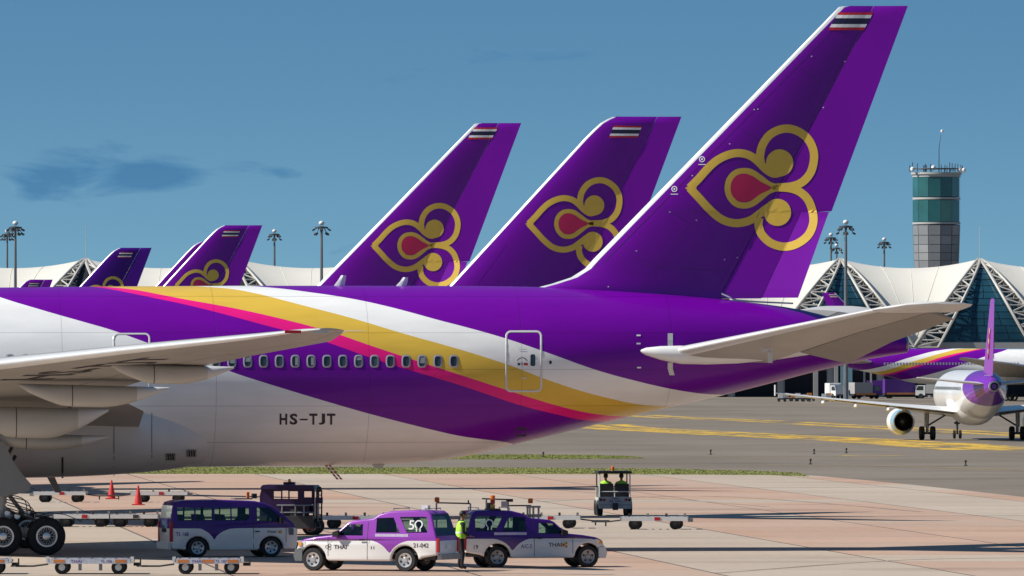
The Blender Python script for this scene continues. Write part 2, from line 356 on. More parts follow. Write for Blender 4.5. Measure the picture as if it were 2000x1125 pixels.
# apron outline: far edge D=166, cut by the curved taxiway edge on the right
far = gnd(1000, 926).y
edge = [gnd(1540, 926), gnd(1600, 930), gnd(1700, 939), gnd(1800, 949), gnd(1900, 960), gnd(2000, 971), gnd(2120, 986), gnd(2300, 1012)]
ap = [(-75, 205), (60, 205), (60, 330)]+[(p.x, p.y) for p in reversed(edge)]+[(-75, far)]
apron = sheet('apron', ap, .004, m_joint)
def inside(p, poly):
    c = False; j = len(poly)-1
    for i in range(len(poly)):
        a, b = poly[i], poly[j]
        if (a[1] > p[1]) != (b[1] > p[1]) and p[0] < (b[0]-a[0])*(p[1]-a[1])/(b[1]-a[1])+a[0]: c = not c
        j = i
    return c
def clip_poly(poly, test_poly):
    """Sutherland-Hodgman against a convex polygon (counter-clockwise)"""
    out = poly
    for i in range(len(test_poly)):
        a, b = test_poly[i], test_poly[(i+1) % len(test_poly)]; inp = out; out = []
        def side(p): return (b[0]-a[0])*(p[1]-a[1])-(b[1]-a[1])*(p[0]-a[0])
        for k in range(len(inp)):
            p, q = inp[k], inp[(k+1) % len(inp)]; sp, sq = side(p), side(q)
            if sp >= 0: out.append(p)
            if sp*sq < 0: t = sp/(sp-sq); out.append((p[0]+t*(q[0]-p[0]), p[1]+t*(q[1]-p[1])))
        if not out: return []
    return out
def half_clip(poly, a, b):
    out = []
    def side(p): return (b[0]-a[0])*(p[1]-a[1])-(b[1]-a[1])*(p[0]-a[0])
    for k in range(len(poly)):
        p, r = poly[k], poly[(k+1) % len(poly)]; sp, sr = side(p), side(r)
        if sp >= 0: out.append(p)
        if sp*sr < 0: t = sp/(sp-sr); out.append((p[0]+t*(r[0]-p[0]), p[1]+t*(r[1]-p[1])))
    return out
ca, sa = math.cos(R(5)), math.sin(R(5))
SW, SL = 7.4, 10.0
for i in range(-8, 9):
    for j in range(22, 56):
        x0, y0 = i*SW+22, j*SL; g = .05
        q = [(x0+g, y0+g), (x0+SW-g, y0+g), (x0+SW-g, y0+SL-g), (x0+g, y0+SL-g)]
        q = [(x*ca-y*sa, x*sa+y*ca) for x, y in q]
        cx = sum(p[0] for p in q)/4; cy = sum(p[1] for p in q)/4
        if cy < 252 or cy > 520 or abs(cx) > cy*.0585+8: continue
        if not all(inside(p, ap) for p in q):
            for a_, b_ in [((ap[-1][0], far), (edge[0].x, far))]+[((edge[k].x, edge[k].y), (edge[k+1].x, edge[k+1].y)) for k in range(len(edge)-1)]:
                if a_[1] == b_[1] or min(a_[1], b_[1])-6 < cy < max(a_[1], b_[1])+6:
                    q = half_clip(q, b_, a_) if q else q
        if len(q) < 3: continue
        stripe = (i % 3 == 1) or random.random() < .08
        MB().add([(p[0], p[1], .008) for p in q], [tuple(range(len(q)))], m_beige if stripe else m_slab).build('concrete_slab', apron, fix=False)
# aircraft stand tyre tracks: one dark track that splits towards the taxiway
def ribbon2(name, pts, w, z, mt, parent, jit=0.):
    vs = []; fs = []
    P = catmull([(p[0], p[1], 0) for p in pts], 10)
    for i, p in enumerate(P):
        d = (P[min(i+1, len(P)-1)]-P[max(i-1, 0)]).normalized(); n = Vector((-d.y, d.x, 0)); ww = w(i/(len(P)-1)) if callable(w) else w
        ww *= 1+random.uniform(-jit, jit)
        vs += [(p.x+n.x*ww/2, p.y+n.y*ww/2, z), (p.x-n.x*ww/2, p.y-n.y*ww/2, z)]
        if i: fs.append((2*i-2, 2*i, 2*i+1, 2*i-1))
    return MB().add(vs, fs, mt).build(name, parent, fix=False)
def track(pxs, y, fork, thick, parent=apron):
    a, b, c = pxs
    D = gnd(1000, y).y; k = D/F
    ribbon2('tyre_track', [((a-1000)*k, D), (((a+b)/2-1000)*k, D), ((b-1000)*k, D)], lambda t: .8+(thick-.8)*max(0, t-.6)/.4, .0122, m_rubber, parent, .12)
    for s in (-1, 1):
        ribbon2('tyre_track', [((b-60-1000)*k, D+s*thick*.12), (((b+c)/2-1000)*k, D+s*thick*.42), ((c-1000)*k, D+s*fork)], lambda t: max(.12, thick*.55*(1-t)), .0164+.003*s, m_rubber, parent, .2)
m_scuff = ground_mat('faint tyre marks', (.24, .18, .14), (.36, .27, .215), .5, (1, .1, 1), None, s3=.15)
random.seed(31)
for a_, b_, c_ in (((700, 945), (1000, 952), (1500, 990)), ((1400, 1120), (1750, 1095), (2010, 1090)), ((150, 1010), (420, 1005), (640, 1015)), ((1050, 980), (1400, 970), (1800, 1000)), ((560, 1122), (800, 1119), (1200, 1123))):
    ribbon2('tyre_track', [gnd(*a_)[:2], gnd(*b_)[:2], gnd(*c_)[:2]], .26, .0125+random.uniform(0, .002), m_scuff, apron, .3)
# grass verges between apron and taxiway
def verge(name, poly, label, n, hmax):
    vs = []; fs = []
    mb = MB(); mb.add([(p[0], p[1], .012) for p in poly], [tuple(range(len(poly)))], m_soil)
    x0 = min(p[0] for p in poly); x1 = max(p[0] for p in poly); y0 = min(p[1] for p in poly); y1 = max(p[1] for p in poly); k = 0
    while k < n:
        x = random.uniform(x0, x1); y = random.uniform(y0, y1)
        if not inside((x, y), poly): continue
        k += 1; h = hmax*random.uniform(.35, 1); a = random.uniform(0, math.pi); w = random.uniform(.03, .08); lx = random.uniform(-.1, .1); o = len(vs)
        vs += [(x-w*math.cos(a), y-w*math.sin(a), .01), (x+w*math.cos(a), y+w*math.sin(a), .01), (x+lx, y+random.uniform(-.1, .1), h)]; fs.append((o, o+1, o+2))
    mb.add(vs, fs, m_grass)
    return tag(mb.build(name, fix=False), label, 'grass', kind='stuff')
g1 = [gnd(p, q) for p, q in ((200, 926), (700, 926), (1100, 926), (1500, 928), (1580, 931), (1560, 924), (1480, 920), (1300, 916), (1000, 914), (700, 913), (200, 912))]
verge('grass_verge', [(p.x, p.y) for p in g1], 'narrow green grass verge along the far edge of the pink apron', 26000, .05)
g2 = [gnd(p, q) for p, q in ((700, 897), (1000, 897), (1200, 896), (1262, 895), (1230, 891), (1150, 889), (1000, 888), (700, 889))]
verge('grass_verge', [(p.x, p.y) for p in g2], 'short grass strip beyond the grey service road', 14000, .05)
# yellow taxi lines
tw = sheet('taxiway', [(-700, 604), (700, 604), (700, 1640), (-700, 1640)], .004, m_asph)
def taxi_line(pts, n, gap, w):
    P = [gnd(*p) for p in pts]
    for k in range(n):
        off = (k-(n-1)/2)*gap
        dense = catmull([(p.x+off, p.y, 0) for p in P], 12); i0 = 0
        while i0 < len(dense)-2:
            n_ = random.randint(3, 12); seg = dense[i0:i0+n_+1]
            if len(seg) > 1: ribbon2('taxi_line', [(p.x+random.uniform(-.15, .15), p.y) for p in seg], w*random.uniform(.75, 1.2), .012+.0008*(k+1), m_yellow, tw, .35)
            i0 += n_+random.choice((0, 1, 1, 2))
taxi_line(((1150, 829), (1208, 836), (1400, 846), (1556, 854), (1756, 864), (1964, 880)), 3, 3.0, 2.6)
taxi_line(((1240, 811), (1324, 816), (1480, 822), (1700, 834), (1972, 848), (2150, 858)), 2, 4.0, 2.4)
ribbon2('taxi_line', [gnd(1640, 890)[:2], gnd(1690, 891)[:2], gnd(1760, 890)[:2]], .9, .012, m_yellow, tw)
ribbon2('taxi_line', [gnd(1380, 892)[:2], gnd(1560, 893)[:2], gnd(1700, 893)[:2]], .35, .0125, m_yellow, tw)
ribbon2('taxi_line', [gnd(1500, 908)[:2], gnd(1750, 911)[:2], gnd(2020, 920)[:2]], .35, .0125, m_yellow, gr)
# taxiway edge lights
el_pts = [(1388, 888, 'near the end of the short grass strip'), (1583, 907, 'just behind the corner of the pink apron'), (1886, 910, 'alone on the grey shoulder at far right'), (1653, 885, 'beside the short yellow dash'), (1590, 887, 'on the thin yellow line behind the apron corner'), (1061, 893, 'on the short grass strip')]
for px, py, w in el_pts:
    g = gnd(px, py); t = thing('edge_light', 'small dark taxiway edge light %s' % w, 'light', g, group='taxiway edge lights')
    MB().lathe([(.16, .01), (.16, .05), (.06, .09), (.05, .3), (.05, .34)], m_dark, 'Z', n=8).build('stem', t)
    MB().lathe([(.05, .34), (.10, .35), (.10, .45), (.07, .5), (.01, .52)], m_black, 'Z', n=8).build('lamp_head', t); MB().lathe([(.052, .12), (.052, .2)], m_yelpl, 'Z', n=8).build('stem_band', t); t.scale = (.8, .8, .72)
# ================================================================== WIDE-BODY AIRLINER (foreground)
YAW = R(6.5)
class Frame:
    """an aircraft's own axes: x aft, yl towards the camera side (port), z up"""
    def __init__(s, D0, yaw=YAW): s.D = D0; s.c = math.cos(yaw); s.s = math.sin(yaw)
    def P(s, px, py, yl=0.):
        u = (px-1000)/F; x = (u*(s.D-yl*s.c)-yl*s.s)/(s.c-u*s.s); Y = s.D+x*s.s-yl*s.c
        return x, H+(HZ-py)/F*Y
def L3(x, yl, z): return Vector((x, -yl, z))
FR = Frame(300.)
top_px = [(-100, 563), (0, 561.5), (300, 559), (600, 558), (900, 558.5), (1050, 560.5), (1200, 567), (1300, 574), (1400, 583), (1500, 595), (1560, 604), (1650, 627), (1720, 643), (1752, 652)]
bot_px = [(-100, 916), (200, 914), (450, 911), (700, 908), (800, 904), (900, 892.5), (1000, 868.5), (1100, 845), (1200, 820), (1300, 797), (1400, 775), (1500, 750), (1600, 724), (1700, 701), (1766, 690)]
wid_px = [(-100, 3.1), (300, 3.1), (700, 3.1), (850, 3.09), (1000, 3.02), (1200, 2.72), (1400, 2.15), (1600, 1.42), (1700, .95), (1766, .55)]
tx = [FR.P(*p) for p in top_px]; bx_ = [FR.P(*p) for p in bot_px]; wx = [(FR.P(p, 700)[0], w) for p, w in wid_px]
XN, XE = -48.5, bx_[-1][0]
zt0, zb0 = tx[0][1], bx_[0][1]
cTop = Curve([XN, XN+.6, XN+1.8, XN+4, XN+7.5, XN+11]+[p[0] for p in tx], [4.75, 5.5, 6.3, 7.5, zt0-.15, zt0-.01]+[p[1] for p in tx])
cBot = Curve([XN, XN+.6, XN+1.8, XN+4, XN+7.5, XN+11]+[p[0] for p in bx_], [4.7, 4.2, 3.75, 3.2, zb0+.1, zb0]+[p[1] for p in bx_])
cWid = Curve([XN, XN+.6, XN+1.8, XN+4, XN+8, XN+12]+[p[0] for p in wx], [.05, .8, 1.5, 2.3, 3.0, 3.1]+[p[1] for p in wx])
def fsurf(x, z):
    c = (cTop(x)+cBot(x))/2; b = (cTop(x)-cBot(x))/2; q = max(0., 1-((z-c)/b)**2)
    return cWid(x)*math.sqrt(q)
def fproj(px, py, off=.0):
    y = 2.8
    for _ in range(8):
        x, z = FR.P(px, py, y); y = fsurf(x, z)
    return x, y+off, z
def fp(px, py, off=.012): return L3(*fproj(px, py, off))
def boundary(pts, pre, post):
    q = [fproj(*p) for p in pts]; xs = [p[0] for p in q]; zs = [p[2] for p in q]
    for dx, z in pre: xs.insert(0, xs[0]-dx); zs.insert(0, z)
    for dx, z in post: xs.append(xs[-1]+dx); zs.append(z)
    return Curve(xs, zs)
b1 = boundary([(0, 580.6), (115, 615), (232, 649), (291, 671), (409, 710), (454, 727), (535, 753), (634, 783), (721, 808), (814, 832), (907, 853), (997, 865.5)], [(1.5, 9.2), (20, 13)], [(1.5, 3.25), (6, 3.3)])
b2 = boundary([(230, 567), (280, 578), (336, 589), (420, 609), (532, 639), (625, 663.5), (690, 687), (752, 708), (814, 727), (907, 755), (960, 773), (1021, 793), (1081, 808), (1142, 821), (1180, 824)], [(1.3, 9.1), (12, 13)], [(2, 4.0), (6, 3.7)])
b3 = boundary([(250, 564), (280, 569), (364, 585), (448, 600), (560, 625), (671, 656), (721, 674), (783, 694.5), (845, 715), (922, 739.5), (1000, 765), (1081, 790), (1142, 805), (1202, 813), (1225, 814)], [(1.6, 9.1), (12, 13)], [(2, 4.2), (6, 4)])
b4 = boundary([(440, 563), (476, 568), (560, 588), (606, 600), (690, 622), (783, 650), (900, 683), (997, 714), (1081, 746), (1172, 773.5), (1263, 791.6), (1308, 794), (1335, 794)], [(1.6, 9.1), (12, 13)], [(3, 4.75), (6, 4.9)])
b5 = boundary([(540, 562.5), (600, 570), (680, 582), (764, 600), (845, 622), (938, 646.5), (997, 664), (1081, 693), (1172, 725), (1263, 749), (1323, 762), (1384, 770), (1425, 772)], [(1.3, 9.1), (12, 13)], [(1.5, 5.2), (6, 5.9)])
m_livery = banded('airliner livery', [b5, b4, b3, b2, b1], [PURPLE, WHITE, GOLD, PINK, PURPLE, (.83, .82, .80)], -36, 15, rough=.34, coat=.12, panel=2.6, spec=.22)
m_fuse2 = m_livery
def build_fuselage(n=64):
    xs = sorted(set([XN+.02, XN+.3, XN+.8, XN+1.5, XN+2.5, XN+4, XN+6, XN+8, XN+11]+[-36+i*2. for i in range(9)]+[round(-20+i*.6, 3) for i in range(int((XE+20)/.6)+1)]+[XE]))
    xs = [x for x in xs if x <= XE]; rings = []
    for x in xs:
        t, b, w = cTop(x), cBot(x), cWid(x); c = (t+b)/2; h = (t-b)/2
        rings.append([L3(x, w*math.sin(2*math.pi*k/n), c+h*math.cos(2*math.pi*k/n)) for k in range(n)])
    mb = MB(); mb.loft(rings, m_livery, caps=False); mb.add(rings[0], [tuple(range(n))], m_livery); mb.add(rings[-1], [tuple(range(n))], m_dark)
    return mb.mesh('fuselage')
me_fuse = build_fuselage()
T1 = thing('airliner', 'huge purple and white airliner parked across the foreground, registration HS-TJT on its side', 'airplane', (0, 300, 0), YAW, 'airliners with purple tails')
link('fuselage', me_fuse, T1)
# ---- vertical fin, generic
def naca(s, t): s = min(1, max(0, s)); return 5*t*(.2969*math.sqrt(s)-.126*s-.3516*s*s+.2843*s**3-.1036*s**4)
class Fin:
    def __init__(s, fr, LE, HG, TE, TAB=None, tab_top=None, z0=None, delta=5., dtab=7., base=None):
        s.fr = fr
        def cz(pts):
            q = sorted([(fr.P(*p)[1], fr.P(*p)[0]) for p in pts]); zz = [a for a, _ in q]; xx = [b for _, b in q]
            return lambda z: float(np.interp(z, zz, xx))
        s.le, s.hg, s.te = cz(LE), cz(HG), cz(TE); s.ztop = fr.P(*TE[0])[1]; s.zbase = fr.P(*base)[1]
        s.zr0 = fr.P(*HG[-1])[1]; s.delta = math.tan(R(delta)); s.dtab = math.tan(R(dtab))
        s.tab = cz(TAB) if TAB else None; s.ztab = fr.P(*tab_top)[1] if TAB else -1
        s.lez = sorted(set([fr.P(*p)[1] for p in LE]+[fr.P(*p)[1] for p in TE]))
    def half(s, x, z):
        le, te, hg = s.le(z), s.te(z), s.hg(z); c = te-le
        f = (x-le)/c; fh = (hg-le)/c
        if z > s.ztop-.25: k = math.sqrt(max(.05, (s.ztop-z)/.25))
        else: k = 1
        if f <= fh: return naca(f, .105)*c*k
        return naca(fh, .105)*c*k*max(0.02, 1-(f-fh)/(1-fh))
    def bend(s, x, z):
        if z < s.zr0: return 0
        y = max(0, x-s.hg(z))*s.delta
        if s.tab and z < s.ztab: y += max(0, x-s.tab(z))*s.dtab
        return y
    def y(s, x, z, off=0.): return s.half(x, z)+s.bend(x, z)+off
    def proj(s, px, py, off=.012, side=1):
        yy = .3
        for _ in range(5): x, z = s.fr.P(px, py, yy); yy = s.y(x, z)
        if side > 0: return L3(x, yy+off, z)
        return L3(x, -s.half(x, z)+s.bend(x, z)-off, z)
    def rows(s, z0, z1, n): return sorted(set([z0+(z1-z0)*i/n for i in range(n+1)]+[z for z in s.lez if z0 < z < z1]))
    def patch(s, name, fa, fb, z0, z1, nz, nx, mt, parent=None, inset=0.):
        rings = []
        for z in s.rows(z0, z1, nz):
            a, b = fa(z), max(fa(z)+.01, fb(z))
            xs = [a+(b-a)*((i/nx)**1.5 if mt is m_lead else i/nx) for i in range(nx+1)]
            ring = [L3(x, s.half(x, z)+s.bend(x, z)-inset, z) for x in xs]+[L3(x, -s.half(x, z)+s.bend(x, z)+inset, z) for x in reversed(xs)]
            rings.append(ring)
        return MB().loft(rings, mt, caps=True).mesh(name)
def fin_meshes(f, wle=.20):
    out = {}
    out['fin_box'] = f.patch('fin_box', lambda z: f.le(z)+wle, lambda z: f.hg(z)-.012, f.zbase, f.ztop, 34, 16, m_fin)
    out['leading_edge'] = f.patch('leading_edge', lambda z: f.le(z), lambda z: f.le(z)+wle-.004, f.zbase, f.ztop-.02, 34, 6, m_lead)
    if f.tab:
        out['rudder'] = f.patch('rudder', lambda z: f.hg(z)+.012, lambda z: (f.te(z) if z >= f.ztab else f.tab(z)-.008), f.zr0, f.ztop, 40, 6, m_rudder)
        out['rudder_tab'] = f.patch('rudder_tab', lambda z: f.tab(z)+.008, lambda z: f.te(z), f.zr0+.02, f.ztab-.008, 10, 4, m_rudder)
    else:
        out['rudder'] = f.patch('rudder', lambda z: f.hg(z)+.012, lambda z: f.te(z), f.zr0, f.ztop, 30, 6, m_rudder)
    return out
# emblem strokes, traced as centre lines in emblem units
E_lines = [
    ([(848, 391), (900, 338), (950, 282), (1000, 238), (1060, 208), (1120, 197), (1180, 209), (1228, 242), (1272, 286), (1318, 312), (1362, 302)], 45),
    ([(848, 391), (905, 452), (960, 512), (1020, 562), (1075, 584), (1130, 587), (1190, 570), (1240, 535), (1290, 498), (1340, 480)], 45),
    ([(1245, 250), (1241, 210), (1256, 150), (1300, 92), (1370, 62), (1440, 70), (1505, 115), (1538, 180), (1540, 245), (1520, 310), (1475, 360), (1415, 383), (1350, 388), (1300, 390)], 46),
    ([(1236, 560), (1233, 600), (1250, 650), (1300, 698), (1370, 719), (1440, 706), (1505, 660), (1536, 595), (1535, 530), (1510, 460), (1465, 415), (1410, 394), (1350, 388)], 46),
    ([(1345, 390), (1290, 372), (1240, 335), (1195, 305), (1150, 297), (1105, 308), (1072, 342), (1060, 392), (1072, 440), (1105, 478), (1150, 490), (1195, 480), (1240, 448), (1290, 408), (1345, 390)], 34)]
E_discs = [((1350, 252), 76), ((1338, 528), 76)]
E_drop = [(1076, 392), (1086, 350), (1115, 320), (1155, 312), (1200, 326), (1245, 357), (1302, 391), (1245, 425), (1200, 456), (1155, 470), (1115, 462), (1086, 434)]
def e2px(e): return (e[0]/2.857+1050, e[1]/2.857+230)
def emblem_mesh(f, tf, sides=(1, -1)):
    g = MB(); p = MB()
    for sd in sides:
        for li, (pts, w) in enumerate(E_lines):
            P = catmull([(a, b, 0) for a, b in pts], 10); vs = []; fs = []
            for i, q in enumerate(P):
                d = (P[min(i+1, len(P)-1)]-P[max(i-1, 0)]).normalized(); n = Vector((-d.y, d.x, 0))
                for k in (-.5, -.17, .17, .5):
                    e = q+n*w*k; vs.append(f.proj(*tf(e2px((e.x, e.y))), off=.012+.0012*li, side=sd))
                if i:
                    for k in range(3): fs.append((4*i-4+k, 4*i+k, 4*i+k+1, 4*i-3+k))
            g.add(vs, fs, m_gold)
        for di, (c, r) in enumerate(E_discs):
            vs = [f.proj(*tf(e2px(c)), off=.020, side=sd)]; fs = []; n = 28
            for ri in (1, 2, 3):
                for k in range(n):
                    q = 2*math.pi*k/n; vs.append(f.proj(*tf(e2px((c[0]+r*ri/3*math.cos(q), c[1]+r*ri/3*math.sin(q)))), off=.020, side=sd))
            for k in range(n):
                fs.append((0, 1+k, 1+(k+1) % n))
                for ri in (0, 1): fs.append((1+ri*n+k, 1+(ri+1)*n+k, 1+(ri+1)*n+(k+1) % n, 1+ri*n+(k+1) % n))
            g.add(vs, fs, m_gold)
        # leaf tip
        g.add([f.proj(*tf(e2px(e)), off=.0105, side=sd) for e in ((822, 393), (862, 366), (888, 391), (862, 416))], [(0, 1, 2, 3)], m_gold)
        P = catmull([(a, b, 0) for a, b in E_drop], 6, closed=True); c = (1165, 391); vs = [f.proj(*tf(e2px(c)), off=.023, side=sd)]; fs = []; n = len(P)
        for ri in (.5, 1):
            vs += [f.proj(*tf(e2px((c[0]+(q.x-c[0])*ri, c[1]+(q.y-c[1])*ri))), off=.023, side=sd) for q in P]
        for k in range(n): fs += [(0, 1+k, 1+(k+1) % n), (1+k, 1+n+k, 1+n+(k+1) % n, 1+(k+1) % n)]
        p.add(vs, fs, m_pink)
    return g.mesh('emblem', fix=False), p.mesh('emblem_petal', fix=False)
def flag_mesh(f, c, sides=(1, -1)):
    """c: four pixel corners (top-left, top-right, bottom-right, bottom-left)"""
    mb = MB(); st = [(0, .15, m_flagr), (.15, .33, m_wtext), (.33, .66, m_flagb), (.66, .84, m_wtext), (.84, 1, m_flagr)]
    for sd in sides:
        for a, b, mt in st:
            vs = []; n = 6
            for k in range(n+1):
                for t in (a, b):
                    l = [c[0][i]*(1-t)+c[3][i]*t for i in (0, 1)]; r = [c[1][i]*(1-t)+c[2][i]*t for i in (0, 1)]; q = k/n
                    vs.append(f.proj(l[0]*(1-q)+r[0]*q, l[1]*(1-q)+r[1]*q, off=.012, side=sd))
            mb.add(vs, [(2*k, 2*k+1, 2*k+3, 2*k+2) for k in range(n)], mt)
    return mb.mesh('flag', fix=False)
fin1 = Fin(FR, [(1648, 12), (1638, 14), (1160, 505), (1142, 525), (1115, 542), (1075, 555), (1040, 564), (1010, 600)], [(1706, 12), (1690, 45), (1408, 571)], [(1771, 12), (1620, 413), (1612, 416), (1549, 587)],
           TAB=[(1561, 417), (1482, 587)], tab_top=(1590, 414), base=(1300, 606), delta=12.5, dtab=18.)
# rudder ends at its own foot
fin1.zr0 = FR.P(1480, 583)[1]
finm = fin_meshes(fin1); em1, ep1 = emblem_mesh(fin1, lambda p: p); fl1 = flag_mesh(fin1, [(1638, 24), (1706, 24), (1687, 59), (1617, 59)])
for nme, me in finm.items(): link(nme, me, T1)
eo = link('emblem', em1, T1); link('emblem_petal', ep1, eo); link('flag', fl1, T1)
# white rub strip along the fin foot and rudder foot, test-point markings on the fin
mb = MB()
for a, b in ((1340, 576), (1372, 313)): pass
mk = MB()
for cx, cy in ((1317, 369), (1371, 311)):
    for r0, r1 in ((4.2, 5.8),):
        vs = []; n = 18
        for k in range(n):
            q = 2*math.pi*k/n
            for r in (r0, r1): vs.append(fin1.proj(cx+r*math.cos(q), cy+r*math.sin(q), .01))
        mk.add(vs, [(2*k, 2*k+1, (2*k+3) % (2*n), (2*k+2) % (2*n)) for k in range(n)], m_wtext)
    mk.add([fin1.proj(cx+a, cy+b, .01) for a, b in ((-7, 9.5), (7, 9.5), (7, 11), (-7, 11))], [(0, 1, 2, 3)], m_wtext)
    mk.add([fin1.proj(cx+a, cy+b, .01) for a, b in ((-1.6, -1.6), (1.6, -1.6), (1.6, 1.6), (-1.6, 1.6))], [(0, 1, 2, 3)], m_wtext)
mk.build('fin_marking', T1, fix=False)
mb = MB(); random.seed(3)
for px, py in ((1473, 214), (1585, 110), (1480, 213), (1425, 281), (1500, 105), (1352, 343), (1308, 414), (1243, 490), (1415, 507), (1440, 503), (1188, 560), (1608, 210), (1360, 430), (1650, 120)):
    mb.add([fin1.proj(px+a, py+b, .009) for a, b in ((-1.2, -.9), (1.2, -.9), (1.2, .9), (-1.2, .9))], [(0, 1, 2, 3)], m_lgrey)
mb.build('fin_rivet_mark', T1, fix=False)
def fin_seam(f, T, pts, w=.55, mt=None):
    vs = []; P_ = []
    for (a, b), (c, d) in zip(pts[:-1], pts[1:]):
        for k in range(10): P_.append((a+(c-a)*k/10, b+(d-b)*k/10))
    P_.append(pts[-1])
    for i, (a, b) in enumerate(P_):
        c, d = P_[min(i+1, len(P_)-1)]; e, g_ = P_[max(i-1, 0)]; l = math.hypot(c-e, d-g_); nx, ny = -(d-g_)/l*w, (c-e)/l*w
        vs += [f.proj(a+nx, b+ny, .007), f.proj(a-nx, b-ny, .007)]
    return MB().add(vs, [(2*k, 2*k+1, 2*k+3, 2*k+2) for k in range(len(P_)-1)], mt or m_seam).build('panel_seam', T, fix=False)
m_seam = mat('purple sealant line', (.075, .002, .16), .5, var=.1)
fin_seam(fin1, T1, [(1180, 512), (1662, 22)]); fin_seam(fin1, T1, [(1690, 40), (1400, 566)], .4)
for pts_ in ([(1290, 400), (1345, 436)], [(1440, 246), (1487, 277)], [(1556, 128), (1600, 160)], [(1350, 436), (1255, 560)], [(1215, 478), (1262, 520), (1420, 530)], [(1470, 300), (1560, 318)]): fin_seam(fin1, T1, pts_, .4)
mb = MB(); pts = [(1409, 572), (1425, 579), (1440, 585), (1480, 588), (1549, 591)]
vs = []
for px, py in pts:
    for d in (0, 3.2): vs.append(fin1.proj(px, py+d, .03))
mb.add(vs, [(2*k, 2*k+1, 2*k+3, 2*k+2) for k in range(len(pts)-1)], m_wtext); mb.build('rudder_foot_strip', T1, fix=False)
# ---- flying surfaces
def foil(sec, s0, s1, n=10, defl=0., hinge=None):
    yl, xle, ch, z, t = sec[:5]; up = []; lo = []
    for i in range(n+1):
        q = i/n; s = s0+(s1-s0)*(q*q*(3-2*q) if s0 == 0 else q); x = xle+ch*s; th = naca(s, t)*ch; cz_ = z+.02*ch*math.sin(math.pi*s)-.03*(x-xle)
        if hinge is not None: cz_ -= math.tan(defl)*max(0, s-hinge)*ch
        up.append((x, cz_+th)); lo.append((x, cz_-th))
    return [L3(x, yl, zz) for x, zz in up]+[L3(x, yl, zz) for x, zz in reversed(lo)]
def surf_mesh(name, secs, s0, s1, mt, side=1, defl=0., hinge=None, sub=1):
    rings = []
    for i in range(len(secs)-1):
        for k in range(sub): rings.append([a*(1-k/sub)+b*(k/sub) for a, b in zip(secs[i], secs[i+1])])
    rings.append(list(secs[-1])); rr = []
    for sec in rings:
        r = foil(sec, s0, s1, 12 if s0 == 0 else 6, defl, hinge)
        rr.append([Vector((v.x, v.y*side, v.z)) for v in r])
    return MB().loft(rr, mt, caps=True).mesh(name)
def le(y): return -30.05+.687*y
WS = [(2.2, -28.3, 15.3, 4.75, .125), (6.5, -25.4, 12.3, 5.3, .12), (10.5, -22.84, 8.2, 5.78, .105), (16, -19.06, 6.05, 6.33, .10), (22, -14.94, 4.2, 6.82, .10), (27, -11.5, 2.75, 7.20, .10), (29.4, -9.98, 1.40, 7.40, .10), (30.2, -9.4, .75, 7.45, .09)]
wing_me = {}
for sd in (1, -1):
    wing_me[sd] = {'wing': surf_mesh('wing', WS, .06, .80, m_grey, sd, sub=3), 'slat': surf_mesh('slat', WS, 0, .055, m_lead, sd, sub=2)}
    fl = []
    for nm, a, b in (('flap', 0, 2), ('flap', 2, 4), ('aileron', 4, 6)):
        ss = WS[a:b+1]; ss = [tuple(ss[0][i]*.992+ss[1][i]*.008 for i in range(5))]+list(ss[1:-1])+[tuple(ss[-1][i]*.985+ss[-2][i]*.015 for i in range(5))]
        fl.append((nm, surf_mesh(nm, ss, .808, 1., m_grey, sd, defl=R(3), hinge=.8, sub=2)))
    wing_me[sd]['flaps'] = fl
    wing_me[sd]['tip'] = surf_mesh('wing_tip', WS[6:], .808, 1., m_grey, sd)
def add_wing(T, sd):
    w = link('wing', wing_me[sd]['wing'], T); link('slat', wing_me[sd]['slat'], w)
    for nm, me in wing_me[sd]['flaps']: link(nm, me, w)
    link('wing_tip', wing_me[sd]['tip'], w); return w
w1 = add_wing(T1, 1); add_wing(T1, -1)
m_fair = mat('fairing grey paint', (.47, .45, .41), .45, var=.08, scale=.9)
for k_ in range(3):
    MB().tube([L3(-8.65-.5*k_, 30.1-.9*k_, 7.40-.05*k_), L3(-8.0-.5*k_, 30.1-.9*k_, 7.40-.05*k_)], .012, m_lgrey, 5).build('static_wick', T1)
# flap track fairings: long canoes below the trailing edge
def canoe(px0, px1, pyt, pyb, yl, halfw):
    x0, _ = FR.P(px0, (pyt+pyb)/2, yl); x1, zt = FR.P(px1, pyt, yl); _, zb = FR.P((px0+px1)/2, pyb, yl); _, zt0 = FR.P((px0+px1)/2, pyt, yl)
    rings = []; n = 14; N = 16
    for i in range(n+1):
        q = i/n; e = (math.sin(math.pi*min(1, q/.86)*.5)**.8 if q < .43 else 1.)
        env = min(1, (q/.30)**.7) if q < .30 else (1 if q < .55 else max(.03, 1-((q-.55)/.45)**1.7))
        x = x0+(x1-x0)*q; t = zt0+.12*(1-q); b = t-(zt0-zb)*env-.02
        c = (t+b)/2; h = (t-b)/2+.01; w = halfw*env+.015
        rings.append([L3(x, yl+w*math.sin(2*math.pi*k/N), c+h*math.copysign(abs(math.cos(2*math.pi*k/N))**.8, math.cos(2*math.pi*k/N))) for k in range(N)])
    return rings
for px0, px1, a, b, yl, hw in ((213, 457, 717, 752, 18.6, .30), (35, 330, 757, 797, 14.0, .36), (-70, 212, 800, 858, 9.6, .45), (-40, 213, 852, 880, 6.6, .34)):
    cr = canoe(px0, px1, a, b, yl, hw)
    fo = MB().loft(cr[:12], m_fair, caps=True).build('flap_fairing', T1); MB().loft(cr[11:], m_lgrey, caps=True).build('fairing_tail', fo)
    for k in (5,):
        c_ = sum(cr[k], Vector())/len(cr[k]); MB().loft([[c_+(p-c_)*1.012+Vector((d_, 0, 0)) for p in cr[k]] for d_ in (-.014, .014)], m_dark, caps=False).build('fairing_seam', fo)
